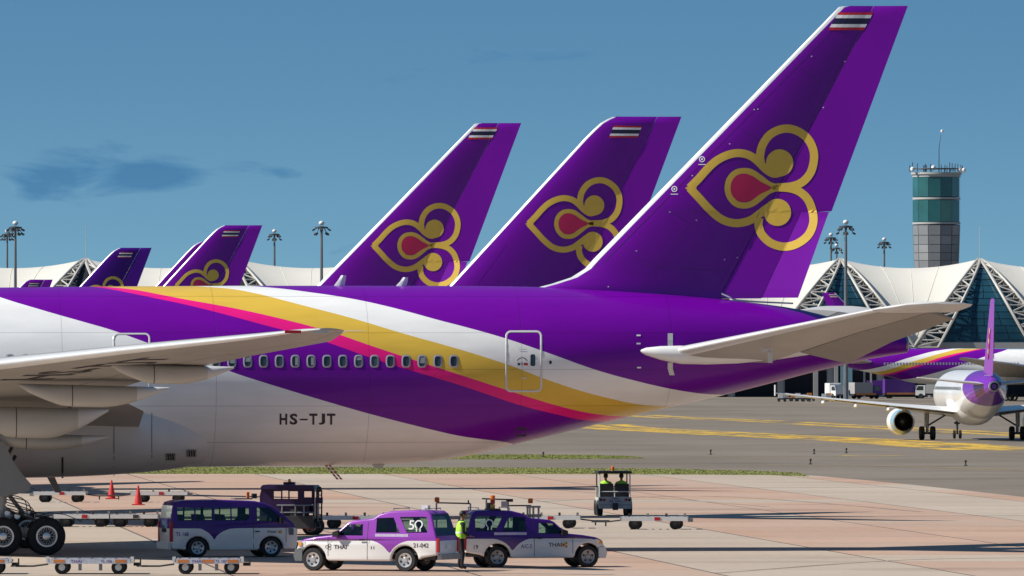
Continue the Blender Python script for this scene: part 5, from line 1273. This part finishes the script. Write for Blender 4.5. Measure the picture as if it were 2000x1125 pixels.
# outlined emblem beside the lettering, white 50 mark on the canopy glass
def ring_on(T, x, z, r, t, sd, mt, name, wfn=wp, seg=(0, 360), sx=1.):
    n = 22; vs = []
    for k in range(n+1):
        q = R(seg[0]+(seg[1]-seg[0])*k/n)
        for rr in (r, r-t): xx, zz = x-sd*rr*sx*math.cos(q), z+rr*math.sin(q); vs.append((xx, sd*(wfn(xx, zz)+.004), zz))
    return MB().add(vs, [(2*k, 2*k+1, 2*k+3, 2*k+2) for k in range(n)], mt).build(name, T, fix=False)
def fifty(T, x, z, sd):
    side_text(T, '5', x+sd*.14, z-.13, .17, .27, sd, lambda a, b: wp(a, b)-.02, m_wtext, 'anniversary_mark', .0)
    ring_on(T, x-sd*.09, z+.02, .13, .035, sd, m_wtext, 'anniversary_mark', seg=(-60, 240))
    for q in (-62, 242): 
        xx = x-sd*.09-sd*.12*math.cos(R(q)); MB().box((xx, sd*(wp(xx, z-.12)+.004), z-.14), (.035, .004, .10), m_wtext).build('anniversary_mark', T)
fifty(K1, -.32, 1.38, 1)
for q in (0, 120, 240): ring_on(K1, 2.42+.055*math.cos(R(q)), .72+.055*math.sin(R(q)), .05, .014, 1, m_text, 'logo')
K2 = pickup('dark purple and white pickup facing right with an amber beacon stack', 1033, 1108, R(15), m_pk, -1,
            [('THAI', 1.86, .66, .42, .125, m_text), ('A/C-2', .93, .62, .36, .12, m_ptext), ('19', -.70, .60, .14, .13, m_text)], m_boxw, cw_dk)
mini_emblem(K2, 2.17, .72, .17, -1, wp); fifty(K2, -.33, 1.38, -1)
def beacon(T, x, y, z, h=.28):
    b = MB().box((x, y, z+.02), (.34, .7, .05), m_black).build('beacon_base', T)
    for k, mt in enumerate((m_amber, m_red, m_orange)): MB().lathe([(.075, z+.05+h*k/3), (.08, z+.04+h*(k+.9)/3), (.03, z+.05+h*(k+.97)/3)], mt, 'Z', (x, y, 0), n=12).build('beacon_lens', b)
beacon(K2, -.02, -.35, 1.81, .42); MB().box((.0, .05, 1.93), (.12, .3, .2), m_black).build('spotlight', K2)
for x in (-.55, .45):
    MB().tube([(x, -.62, 1.80), (x, -.62, 1.88), (x, .62, 1.88), (x, .62, 1.80)], .018, m_metal, 6).build('roof_bar', K2)
    MB().tube([(x, -.62, 1.80), (x, -.62, 1.86), (x, .62, 1.86), (x, .62, 1.80)], .018, m_metal, 6).build('roof_bar', K1)
MB().box((-.45, .3, 1.90), (.2, .2, .12), m_boxw).build('roof_lamp', K1); MB().box((1.06, 0, 1.64), (.06, .4, .09), m_black).build('roof_lamp', K1)
# ---------------- flat dollies
m_board = mat('dolly side board', (.58, .60, .66), .5, var=.25, scale=5)
dw_me = MB().lathe([(.10, -.06), (.12, -.075), (.19, -.075), (.215, -.05), (.215, .05), (.19, .075), (.10, .07), (.10, -.06)], m_tyre, n=20).mesh('tyre')
dr_me = MB().lathe([(.11, -.05), (.10, -.07), (.055, -.06), (.045, -.085), (.002, -.085)], m_boxw, n=16).mesh('rim')
dr_dk = dr_me.copy(); dr_dk.materials[0] = m_dark
def dolly_a(label, px, py, ln, num, rz=0.):
    loc, rz = place(px, py, rz); T = thing('baggage_dolly', label, 'dolly', loc, rz, 'flat dollies with printed side boards')
    MB().box((0, 0, .40), (ln, 1.5, .07), m_steel).build('deck', T)
    for sd in (-1, 1):
        b = MB().box((0, sd*.76, .40), (ln-.1, .02, .15), m_board).build('side_board', T)
        for x in (-ln*.36, ln*.36)+((0,) if ln < 2.3 else ()): MB().box((x, sd*.773, .405), (.34, .006, .10), m_safety).build('reflector', b)
        for s_, x in (('THAI', -ln*.16), (num, ln*.19)):
            mb = MB(); text_on(mb, s_, lambda u, v: Vector((x-sd*(u-.5)*.34, sd*.774, .36+v*.085)), m_ptext); mb.build('lettering', b, fix=False)
    for k in range(7): MB().tube([(-ln/2+ln*(k+.5)/7, -.7, .45), (-ln/2+ln*(k+.5)/7, .7, .45)], .03, m_metal, 8).build('roller', T)
    for sx in (-1, 1):
        for sd in (-1, 1):
            w = link('wheel', dw_me, T, (sx*ln*.33, sd*.60, .215)); w.rotation_euler = (0, 0, 0 if sd < 0 else math.pi); link('rim', dr_me, w)
            MB().box((sx*ln*.33, sd*.5, .31), (.16, .06, .16), m_dark).build('wheel_bracket', T)
        MB().box((sx*ln*.12, -.5, .25), (.10, .08, .26), m_steel).build('locking_pedal', T)
        MB().box((sx*(ln/2-.02), -.72, .46), (.10, .10, .16), m_boxw).build('corner_stop', T)
    MB().tube([(-ln/2, 0, .30), (-ln/2-.45, 0, .24), (-ln/2-1.0, 0, .24)], .032, m_dark, 6).build('tow_bar', T)
    MB().lathe([(.05, -.02), (.09, -.02), (.09, .02), (.05, .02), (.05, -.02)], m_steel, 'Z', (-ln/2-1.06, 0, .24), n=12).build('tow_eye', T)
    MB().box((ln/2+.10, 0, .30), (.22, .1, .1), m_dark).build('hitch', T); MB().box((ln/2+.2, 0, .36), (.04, .12, .22), m_dark).build('hitch_pin', T)
    return T
dolly_a('long flat dolly with THAI side board at bottom left, in front of the airliner wheels', 178, 1121, 2.6, 'TL 106')
dolly_a('short flat dolly with orange squares in front of the minivan', 408, 1121, 2.1, 'TL 107')
dolly_a('flat dolly cut off by the left frame edge, only its hitch showing', -60, 1121, 2.6, 'TL 105')
def dolly_b(label, px, py, ln=2.6, rz=0., bar=1, big=False):
    loc, rz = place(px, py, rz); T = thing('pallet_dolly', label, 'dolly', loc, rz, 'empty pallet dollies on the apron')
    for sd in (-1, 1): MB().box((0, sd*.72, .42), (ln, .08, .16), m_boxw).build('side_rail', T)
    for x in (-ln/2, ln/2): MB().box((x, 0, .42), (.08, 1.5, .16), m_steel).build('end_rail', T)
    for k in range(9): MB().tube([(-ln/2+ln*(k+.5)/9, -.68, .47), (-ln/2+ln*(k+.5)/9, .68, .47)], .035, m_metal, 8).build('roller', T)
    for k in range(4): MB().box((-ln/2+.3+ln*.28*k, -.72, .56), (.09, .07, .14), [m_dark, m_steel][k % 2]).build('pallet_stop', T)
    MB().box((.1, -.75, .42), (.22, .05, .13), m_red if not big else m_dark).build('reflector', T)
    for sx in (-1, 1):
        for sd in (-1, 1):
            w = link('wheel', dw_me, T, (sx*ln*.31+(.12 if sd > 0 else 0), sd*.55, .215)); w.rotation_euler = (0, 0, 0 if sd < 0 else math.pi); link('rim', dr_dk, w)
        MB().box((sx*ln*.31, 0, .33), (.22, 1.1, .06), m_dark).build('axle_beam', T)
    MB().tube([(bar*ln/2, 0, .36), (bar*(ln/2+.5), 0, .30), (bar*(ln/2+1.15), 0, .30)], .032, m_dark, 6).build('tow_bar', T)
    MB().tube([(bar*(ln/2+.6), 0, .30), (bar*(ln/2+.6), 0, .12)], .03, m_dark, 6).build('tow_bar_foot', T)
    MB().box((-bar*(ln/2+.12), 0, .36), (.2, .12, .14), m_steel).build('hitch', T)
    return T
dolly_b('empty pallet dolly standing alone to the right of the open tug', 1278, 1034, 2.55, bar=-1)
dolly_b('empty pallet dolly with its tow bar poking out right of the dark pickup roof', 1070, 1032, 2.5)
dolly_b('empty pallet dolly behind the bonnet of the left-facing pickup', 690, 1032, 2.6)
dolly_b('empty pallet dolly directly behind the airliner gear door, back row', 118, 981, 2.4)
dolly_b('empty pallet dolly behind the two red cones', 312, 981, 2.6, bar=-1)
dolly_b('empty pallet dolly just right of the airliner wheels, middle row', 162, 1029, 2.2)
dolly_b('empty pallet dolly touching the rear of the minivan, middle row', 262, 1029, 1.9, bar=-1, big=True)
# ---------------- cones
m_cone = mat('red cone plastic', (.55, .03, .025), .5, var=.1)
for px, py, lab in ((218, 975, 'left of the two tall red traffic cones behind the minivan'), (270, 987, 'right of the two tall red traffic cones, nearer the minivan')):
    loc, _ = place(px, py, 0); T = thing('traffic_cone', lab, 'cone', loc, 0, 'red traffic cones'); T.scale = (.9, .9, .92)
    MB().box((0, 0, .03), (.62, .62, .06), m_cone).build('base', T)
    MB().lathe([(.20, .06), (.17, .30), (.10, .62), (.045, .92), (.04, .97), (.015, .98)], m_cone, 'Z', n=18).build('body', T)
# ================================================================== PEOPLE
def skin_body(joints, edges, name, mt, root=0, sub=2):
    me = bpy.data.meshes.new(name); me.from_pydata([j[0] for j in joints], edges, []); me.update()
    o = bpy.data.objects.new(name, me); COL.objects.link(o)
    sk = o.modifiers.new('s', 'SKIN'); sk.use_smooth_shade = True; ss = o.modifiers.new('u', 'SUBSURF'); ss.levels = sub; ss.render_levels = sub
    for i, v in enumerate(me.skin_vertices[0].data): v.radius = (joints[i][1], joints[i][1]*(joints[i][2] if len(joints[i]) > 2 else 1)); v.use_root = (i == root)
    dg = bpy.context.evaluated_depsgraph_get(); out = bpy.data.meshes.new_from_object(o.evaluated_get(dg)); bpy.data.objects.remove(o)
    out.materials.clear(); out.materials.append(mt); return out
def person(label, loc, rz, J, top, trousers, group=None):
    """J: dict of joint positions in local metres; facing local +y"""
    T = thing('person', label, 'person', loc, rz, group)
    o = ['pel', 'spi', 'che', 'nec', 'hed']; jl = [(J['pel'], .15, .8), (J['spi'], .145, .75), (J['che'], .165, .7), (J['nec'], .055), (J['hed'], .06)]
    ed = [(0, 1), (1, 2), (2, 3), (3, 4)]; k = 5
    for s_ in ('l', 'r'):
        jl += [(J['sh'+s_], .075), (J['el'+s_], .05), (J['wr'+s_], .032), (J['ha'+s_], .036, .5)]; ed += [(2, k), (k, k+1), (k+1, k+2), (k+2, k+3)]; k += 4
    for s_ in ('l', 'r'):
        jl += [(J['hi'+s_], .105), (J['kn'+s_], .07), (J['an'+s_], .05), (J['to'+s_], .045)]; ed += [(0, k), (k, k+1), (k+1, k+2), (k+2, k+3)]; k += 4
    me = skin_body(jl, ed, 'body', top)
    for m_ in (trousers, m_skin, m_black): me.materials.append(m_)
    zp = J['pel'][2]; zn = J['nec'][2]; zh = J['hed'][2]
    hands = [Vector(J['hal']), Vector(J['har'])]; feet = [Vector(J['tol']), Vector(J['tor']), Vector(J['anl']), Vector(J['anr'])]; legs = [(Vector(J['hi'+s_]), Vector(J['kn'+s_]), Vector(J['an'+s_])) for s_ in 'lr']
    def near(c, a, b): ab = b-a; t = max(0, min(1, (c-a).dot(ab)/ab.length_squared)); return (c-a-ab*t).length
    for p in me.polygons:
        c = p.center; p.use_smooth = True
        if c.z > zn+.01: p.material_index = 2
        elif min((c-h).length for h in hands) < .10: p.material_index = 2
        elif min((c-h).length for h in feet) < .11: p.material_index = 3
        elif min(min(near(c, a, b), near(c, b, d)) for a, b, d in legs) < .115 and c.z < zp+.06: p.material_index = 1
    bm = bmesh.new(); bm.from_mesh(me); ex = MB()
    hc = Vector(J['hed'])+Vector((0, .01, .09))
    ex.sphere(hc, .105, m_skin, 16, (.86, 1.0, 1.18)); ex.sphere(hc+Vector((0, .105, -.01)), .02, m_skin, 6, (.8, 1, 1.3))
    for s_ in (-1, 1): ex.sphere(hc+Vector((s_*.092, -.005, -.005)), .026, m_skin, 6, (.4, .8, 1.2)); ex.sphere(hc+Vector((s_*.034, .094, .018)), .011, m_black, 6)
    ex.box(hc+Vector((0, .097, -.052)), (.045, .012, .01), m_red)
    for s_, kk in (('l', -1), ('r', 1)):
        h = Vector(J['ha'+s_]); d = (h-Vector(J['wr'+s_])).normalized(); sidev = d.cross(Vector((0, 0, 1))); sidev = sidev.normalized() if sidev.length > .1 else Vector((1, 0, 0)); dn = d.cross(sidev)
        for f_, ln in ((-1.5, .065), (-.5, .078), (.5, .072), (1.5, .055)):
            a = h+sidev*f_*.017+d*.02; ex.tube([a, a+d*ln*.6, a+d*ln*.9+dn*.02], [.0095, .009, .007], m_skin, 6)
        a = h-d*.01+sidev*.028*kk; ex.tube([a, a+(d+sidev*kk*.8)*.03, a+d*.06+sidev*kk*.035], [.011, .010, .008], m_skin, 6)
    em = ex.mesh('x'); off = len(me.materials)
    b2 = bmesh.new(); b2.from_mesh(em); names = [m_.name for m_ in em.materials]
    me2 = bpy.data.meshes.new('body'); bm.free()
    vs = [v.co.copy() for v in me.vertices]; fs = [tuple(p.vertices) for p in me.polygons]; mi = [p.material_index for p in me.polygons]; n0 = len(vs)
    mats = list(me.materials); vs += [v.co.copy() for v in em.vertices]
    for p in em.polygons:
        fs.append(tuple(n0+i for i in p.vertices)); m_ = em.materials[p.material_index]
        if m_ not in mats: mats.append(m_)
        mi.append(mats.index(m_))
    me2.from_pydata(vs, [], fs)
    for m_ in mats: me2.materials.append(m_)
    me2.polygons.foreach_set('material_index', mi); me2.polygons.foreach_set('use_smooth', [True]*len(fs)); me2.update(); b2.free()
    link('body', me2, T)
    hb = MB(); rings = []
    hb.sphere(hc+Vector((0, -.014, .028)), .112, m_hair, 14, (.88, .98, 1.05)); hb.build('hair', T)
    # vest: open shell round the torso
    rings = []
    c0, c1, c2 = Vector(J['pel']), Vector(J['spi']), Vector(J['che']); nk = Vector(J['nec'])
    for c, w, d_ in ((c0+Vector((0, 0, .02)), .205, .155), (c1, .20, .15), (c2-Vector((0, 0, .03)), .235, .155), (c2.lerp(nk, .55), .205, .13), (c2.lerp(nk, .92), .10, .09)):
        rings.append([c+Vector((w*math.cos(2*math.pi*k/20), d_*math.sin(2*math.pi*k/20), 0)) for k in range(20)])
    v = MB().loft(rings, m_lime, caps=False).build('hi_vis_vest', T)
    band = [[r*1.0 for r in rings[1]], [a.lerp(b, .25) for a, b in zip(rings[1], rings[2])]]
    cc = sum(band[0], Vector())/20
    MB().loft([[cc+(p-cc)*1.03 for p in band[0]], [cc+(p-cc)*1.03 for p in band[1]]], m_wtext, caps=False).build('reflective_band', v)
    return T
def seated(dx=0.):
    return {'pel': (0, 0, .50), 'spi': (0, -.02, .70), 'che': (0, -.01, .93), 'nec': (0, .01, 1.12), 'hed': (0, .03, 1.20),
            'shl': (-.20, 0, 1.02), 'ell': (-.25, .18, .82), 'wrl': (-.16, .40, .82), 'hal': (-.13, .47, .83), 'shr': (.20, 0, 1.02), 'elr': (.25, .16, .82), 'wrr': (.17, .38, .80), 'har': (.14, .45, .81),
            'hil': (-.10, .06, .48), 'knl': (-.12, .46, .50), 'anl': (-.12, .50, .10), 'tol': (-.12, .63, .05), 'hir': (.10, .06, .48), 'knr': (.12, .46, .50), 'anr': (.12, .50, .10), 'tor': (.12, .63, .05)}
standing = {'pel': (0, 0, .94), 'spi': (0, .01, 1.12), 'che': (0, .03, 1.34), 'nec': (0, .05, 1.52), 'hed': (0, .08, 1.60),
            'shl': (-.20, .03, 1.43), 'ell': (-.25, .06, 1.15), 'wrl': (-.22, .26, 1.05), 'hal': (-.20, .34, 1.04), 'shr': (.20, .03, 1.43), 'elr': (.25, .04, 1.16), 'wrr': (.21, .24, 1.04), 'har': (.19, .32, 1.03),
            'hil': (-.10, 0, .90), 'knl': (-.11, .03, .49), 'anl': (-.11, -.02, .09), 'tol': (-.12, .13, .04), 'hir': (.10, 0, .90), 'knr': (.12, .05, .49), 'anr': (.12, .02, .09), 'tor': (.13, .17, .04)}
loc, _ = place(899, 1112, 0)
person('person in lime hi-vis vest standing in the gap between the two pickups', loc, R(-75), standing, m_boot, m_boot)
# ---------------- open tug with two riders
loc, _ = place(1198, 1007, 0)
U = thing('baggage_tug', 'open-sided tug with dark roof and two riders, seen from behind', 'tug', loc, R(4))
mb = MB(); m_tug = mat('tug body paint', (.50, .49, .45), .45, var=.2, scale=4)
MB().prism([(-.66, .30), (.66, .30), (.70, .36), (.70, .74), (.66, .80), (-.66, .80), (-.70, .74), (-.70, .36)], -.95, -.78, m_tug).build('rear_panel', U)
MB().box((0, .25, .55), (1.36, 2.0, .42), m_tug).build('chassis', U); MB().box((0, 1.0, .95), (1.30, .5, .45), m_tug).build('front_cowl', U)
for s_ in (-1, 1):
    MB().box((s_*.33, -.42, 1.04), (.58, .12, .62), m_black).build('seat_back', U); MB().box((s_*.33, -.12, .80), (.56, .5, .12), m_black).build('seat_cushion', U)
    for y in (-.72, .85): MB().tube([(s_*.64, y, .78), (s_*.64, y, 1.80)], .028, m_boxw if y < 0 else m_dark, 8).build('roof_post', U)
    for y in (-.45, .85):
        w = link('wheel', dw_me, U, (s_*.62, y, .33)); w.scale = (1.55, 1.6, 1.55); w.rotation_euler = (0, 0, math.pi/2*1); link('rim', dr_me, w)
    for k in (0, 1): MB().lathe([(.06, -.955), (.055, -.985), (.002, -.985)], [m_red, m_dark][k], 'Y', (s_*(.46+.14*k), 0, .68), n=12).build('tail_lamp', U)
MB().box((0, -.955, .47), (1.34, .02, .04), m_steel).build('bumper_strip', U); MB().box((0, -1.03, .40), (.22, .18, .30), m_dark).build('tow_hitch', U)
MB().tube([(-.62, -.72, 1.02), (.62, -.72, 1.02)], .02, m_boxw, 6).build('rear_rail', U); MB().tube([(0, -.72, .8), (0, -.72, 1.02)], .02, m_boxw, 6).build('rear_rail_post', U)
MB().prism([(-.72, 1.78), (.72, 1.78), (.70, 1.88), (-.70, 1.88)], -.85, 1.0, m_black).build('roof', U)
MB().lathe([(.05, 1.88), (.05, 1.95), (.07, 1.96), (.07, 2.05), (.02, 2.08)], m_orange, 'Z', (-.03, 0, 0), n=10).build('beacon', U)
mb = MB(); text_on(mb, 'THAI', lambda u, v: Vector((-.16+.32*u, -.957, .70+.07*v)), m_text); mb.build('lettering', U, fix=False); mb = MB(); text_on(mb, 'BS 144', lambda u, v: Vector((-.22+.44*u, -.957, .585+.08*v)), m_ptext); mb.build('fleet_number', U, fix=False)
MB().tube([(-.30, .72, 1.05), (-.30, .62, 1.18)], [.15, .16], m_black, 12).build('steering_wheel', U)
c4, s4 = math.cos(R(4)), math.sin(R(4))
for dx, lab in ((-.33, 'person in lime vest driving the open tug, left seat'), (.33, 'person in lime vest riding on the right seat of the open tug')):
    lx, ly = dx, -.12; person(lab, (loc[0]+lx*c4-ly*s4, loc[1]+lx*s4+ly*c4, .37), R(4), seated(), m_lime, m_boot, 'tug riders')
# ---------------- cargo tractor with cab, behind the minivan
loc, _ = place(566, 1045, 0)
X_ = thing('cargo_tractor', 'dark purple cab tractor with roof beacon and ladder rails behind the minivan', 'tractor', loc, R(-6))
m_dp = mat('dark purple equipment paint', (.024, .007, .055), .4, var=.2, scale=2)
MB().box((0, .2, .5), (2.0, 2.6, .45), m_dark).build('chassis', X_)
MB().prism([(-1.05, .70), (.80, .70), (.80, 1.10), (1.0, 1.2), (1.0, 1.72), (-.98, 1.72), (-1.05, 1.5)], -.62, -.55, m_dp, holes=[[(-.52, 1.36), (-.25, 1.36), (-.25, 1.64), (-.52, 1.64)], [(-.20, 1.36), (.02, 1.36), (.02, 1.66), (-.20, 1.66)], [(.07, 1.36), (.38, 1.36), (.38, 1.64), (.07, 1.64)], [(.62, 1.42), (.90, 1.42), (.90, 1.64), (.62, 1.64)]]).build('cab_front', X_)
for s_ in (-1.0, .94):
    MB().prism([(-.62, .70), (.9, .70), (.9, 1.72), (-.62, 1.72)], s_, s_+.06, m_dp, axis='X', holes=[[(-.4, 1.2), (.7, 1.2), (.7, 1.62), (-.4, 1.62)]]).build('cab_side', X_)
MB().prism([(-1.0, 1.72), (1.02, 1.72), (.98, 1.86), (-.92, 1.88), (-1.0, 1.80)], -.75, .95, m_dp).build('roof', X_)
MB().box((.0, -.1, 1.93), (.42, .3, .10), m_dp).build('beacon_base', X_); MB().lathe([(.05, 1.98), (.06, 2.0), (.05, 2.08), (.01, 2.1)], m_amber, 'Z', (.0, -.1, 0), n=10).build('beacon', X_)
MB().box((-.9, -.70, 1.80), (.12, .06, .09), m_lens).build('work_lamp', X_)
for x in (1.08, 1.26):
    MB().tube([(x, -.5, .15), (x, -.5, 1.68)], .03, m_dark, 6).build('ladder_rail', X_)
for k in range(6): MB().tube([(1.08, -.5, .3+.24*k), (1.26, -.5, .3+.24*k)], .02, m_steel, 6).build('ladder_rung', X_)
MB().box((1.17, -.55, 1.30), (.28, .10, .22), m_dp).build('ladder_box', X_); MB().sphere((1.17, -.5, 1.72), .11, m_black, 10).build('mirror', X_)
for x in (-.2, .3, .62): MB().tube([(x, -.66, .30), (x, -.66, 1.12)], .035, m_steel, 6).build('guard_post', X_)
for z in (.55, .85, 1.12): MB().tube([(-.4, -.66, z), (1.0, -.66, z)], .03, m_steel, 6).build('guard_bar', X_)
MB().box((.75, -.70, .36), (.44, .05, .22), m_red).build('tail_lamp_board', X_); MB().box((.48, -.70, .33), (.1, .05, .1), m_boxw).build('plate_lamp', X_); MB().box((.25, -.64, .80), (.3, .06, .36), m_dark).build('radiator', X_)
for sx in (-.85, .85):
    for y in (-.4, .9): w = link('wheel', cw_me[0], X_, (sx, y, .335)); w.rotation_euler = (0, 0, math.pi/2*0); link('rim', cw_me[1], w)
MB().box((0, .55, .95), (1.7, .5, .3), m_seat).build('seat', X_)
# ---------------- belt loader behind the pickups
loc, _ = place(950, 1072, 0)
B = thing('belt_loader', 'low belt loader with two orange beacons standing behind the two pickups', 'loader', loc, 0)
MB().box((0, 0, .55), (3.6, 1.3, .35), m_dark).build('chassis', B)
MB().prism([(-1.9, 1.00), (1.9, 1.10), (1.9, 1.20), (-1.9, 1.10)], -.35, .35, m_steel).build('conveyor', B)
for x0, x1, z0, z1 in ((-1.72, -.55, 1.60, 1.57), (-.15, .85, 1.74, 1.70), (.75, 1.55, 1.50, 1.50)): MB().tube([(x0, -.4, z0), (x1, -.4, z1)], .03, m_steel, 6).build('hand_rail', B)
for x, z in ((-1.72, 1.60), (-.55, 1.57), (.0, 1.74), (.75, 1.7), (1.5, 1.5)): MB().tube([(x, -.4, .7), (x, -.4, z)], .03, m_steel, 6).build('rail_post', B)
for x, z in ((-1.70, 1.62), (1.52, 1.58)): MB().lathe([(.07, z), (.085, z+.02), (.085, z+.15), (.05, z+.17), (.01, z+.17)], m_orange, 'Z', (x, -.4, 0), n=12).build('beacon', B)
MB().box((.62, -.42, 1.55), (.22, .12, .2), m_boxw).build('lamp_box', B); MB().box((.80, -.42, 1.68), (.24, .1, .10), m_black).build('lamp_hood', B); MB().box((-.62, -.42, 1.62), (.05, .05, .14), m_black).build('switch', B)
for x in (1.42, 1.62, 1.80): MB().tube([(x, -.42, .9), (x, -.42, 1.48)], .035, m_steel, 6).build('frame_post', B)
MB().box((1.62, -.42, 1.46), (.5, .08, .07), m_steel).build('frame_top', B)
for sx in (-1.2, 1.2):
    for sd in (-1, 1): w = link('wheel', cw_me[0], B, (sx, sd*.6, .335)); link('rim', cw_me[1], w)
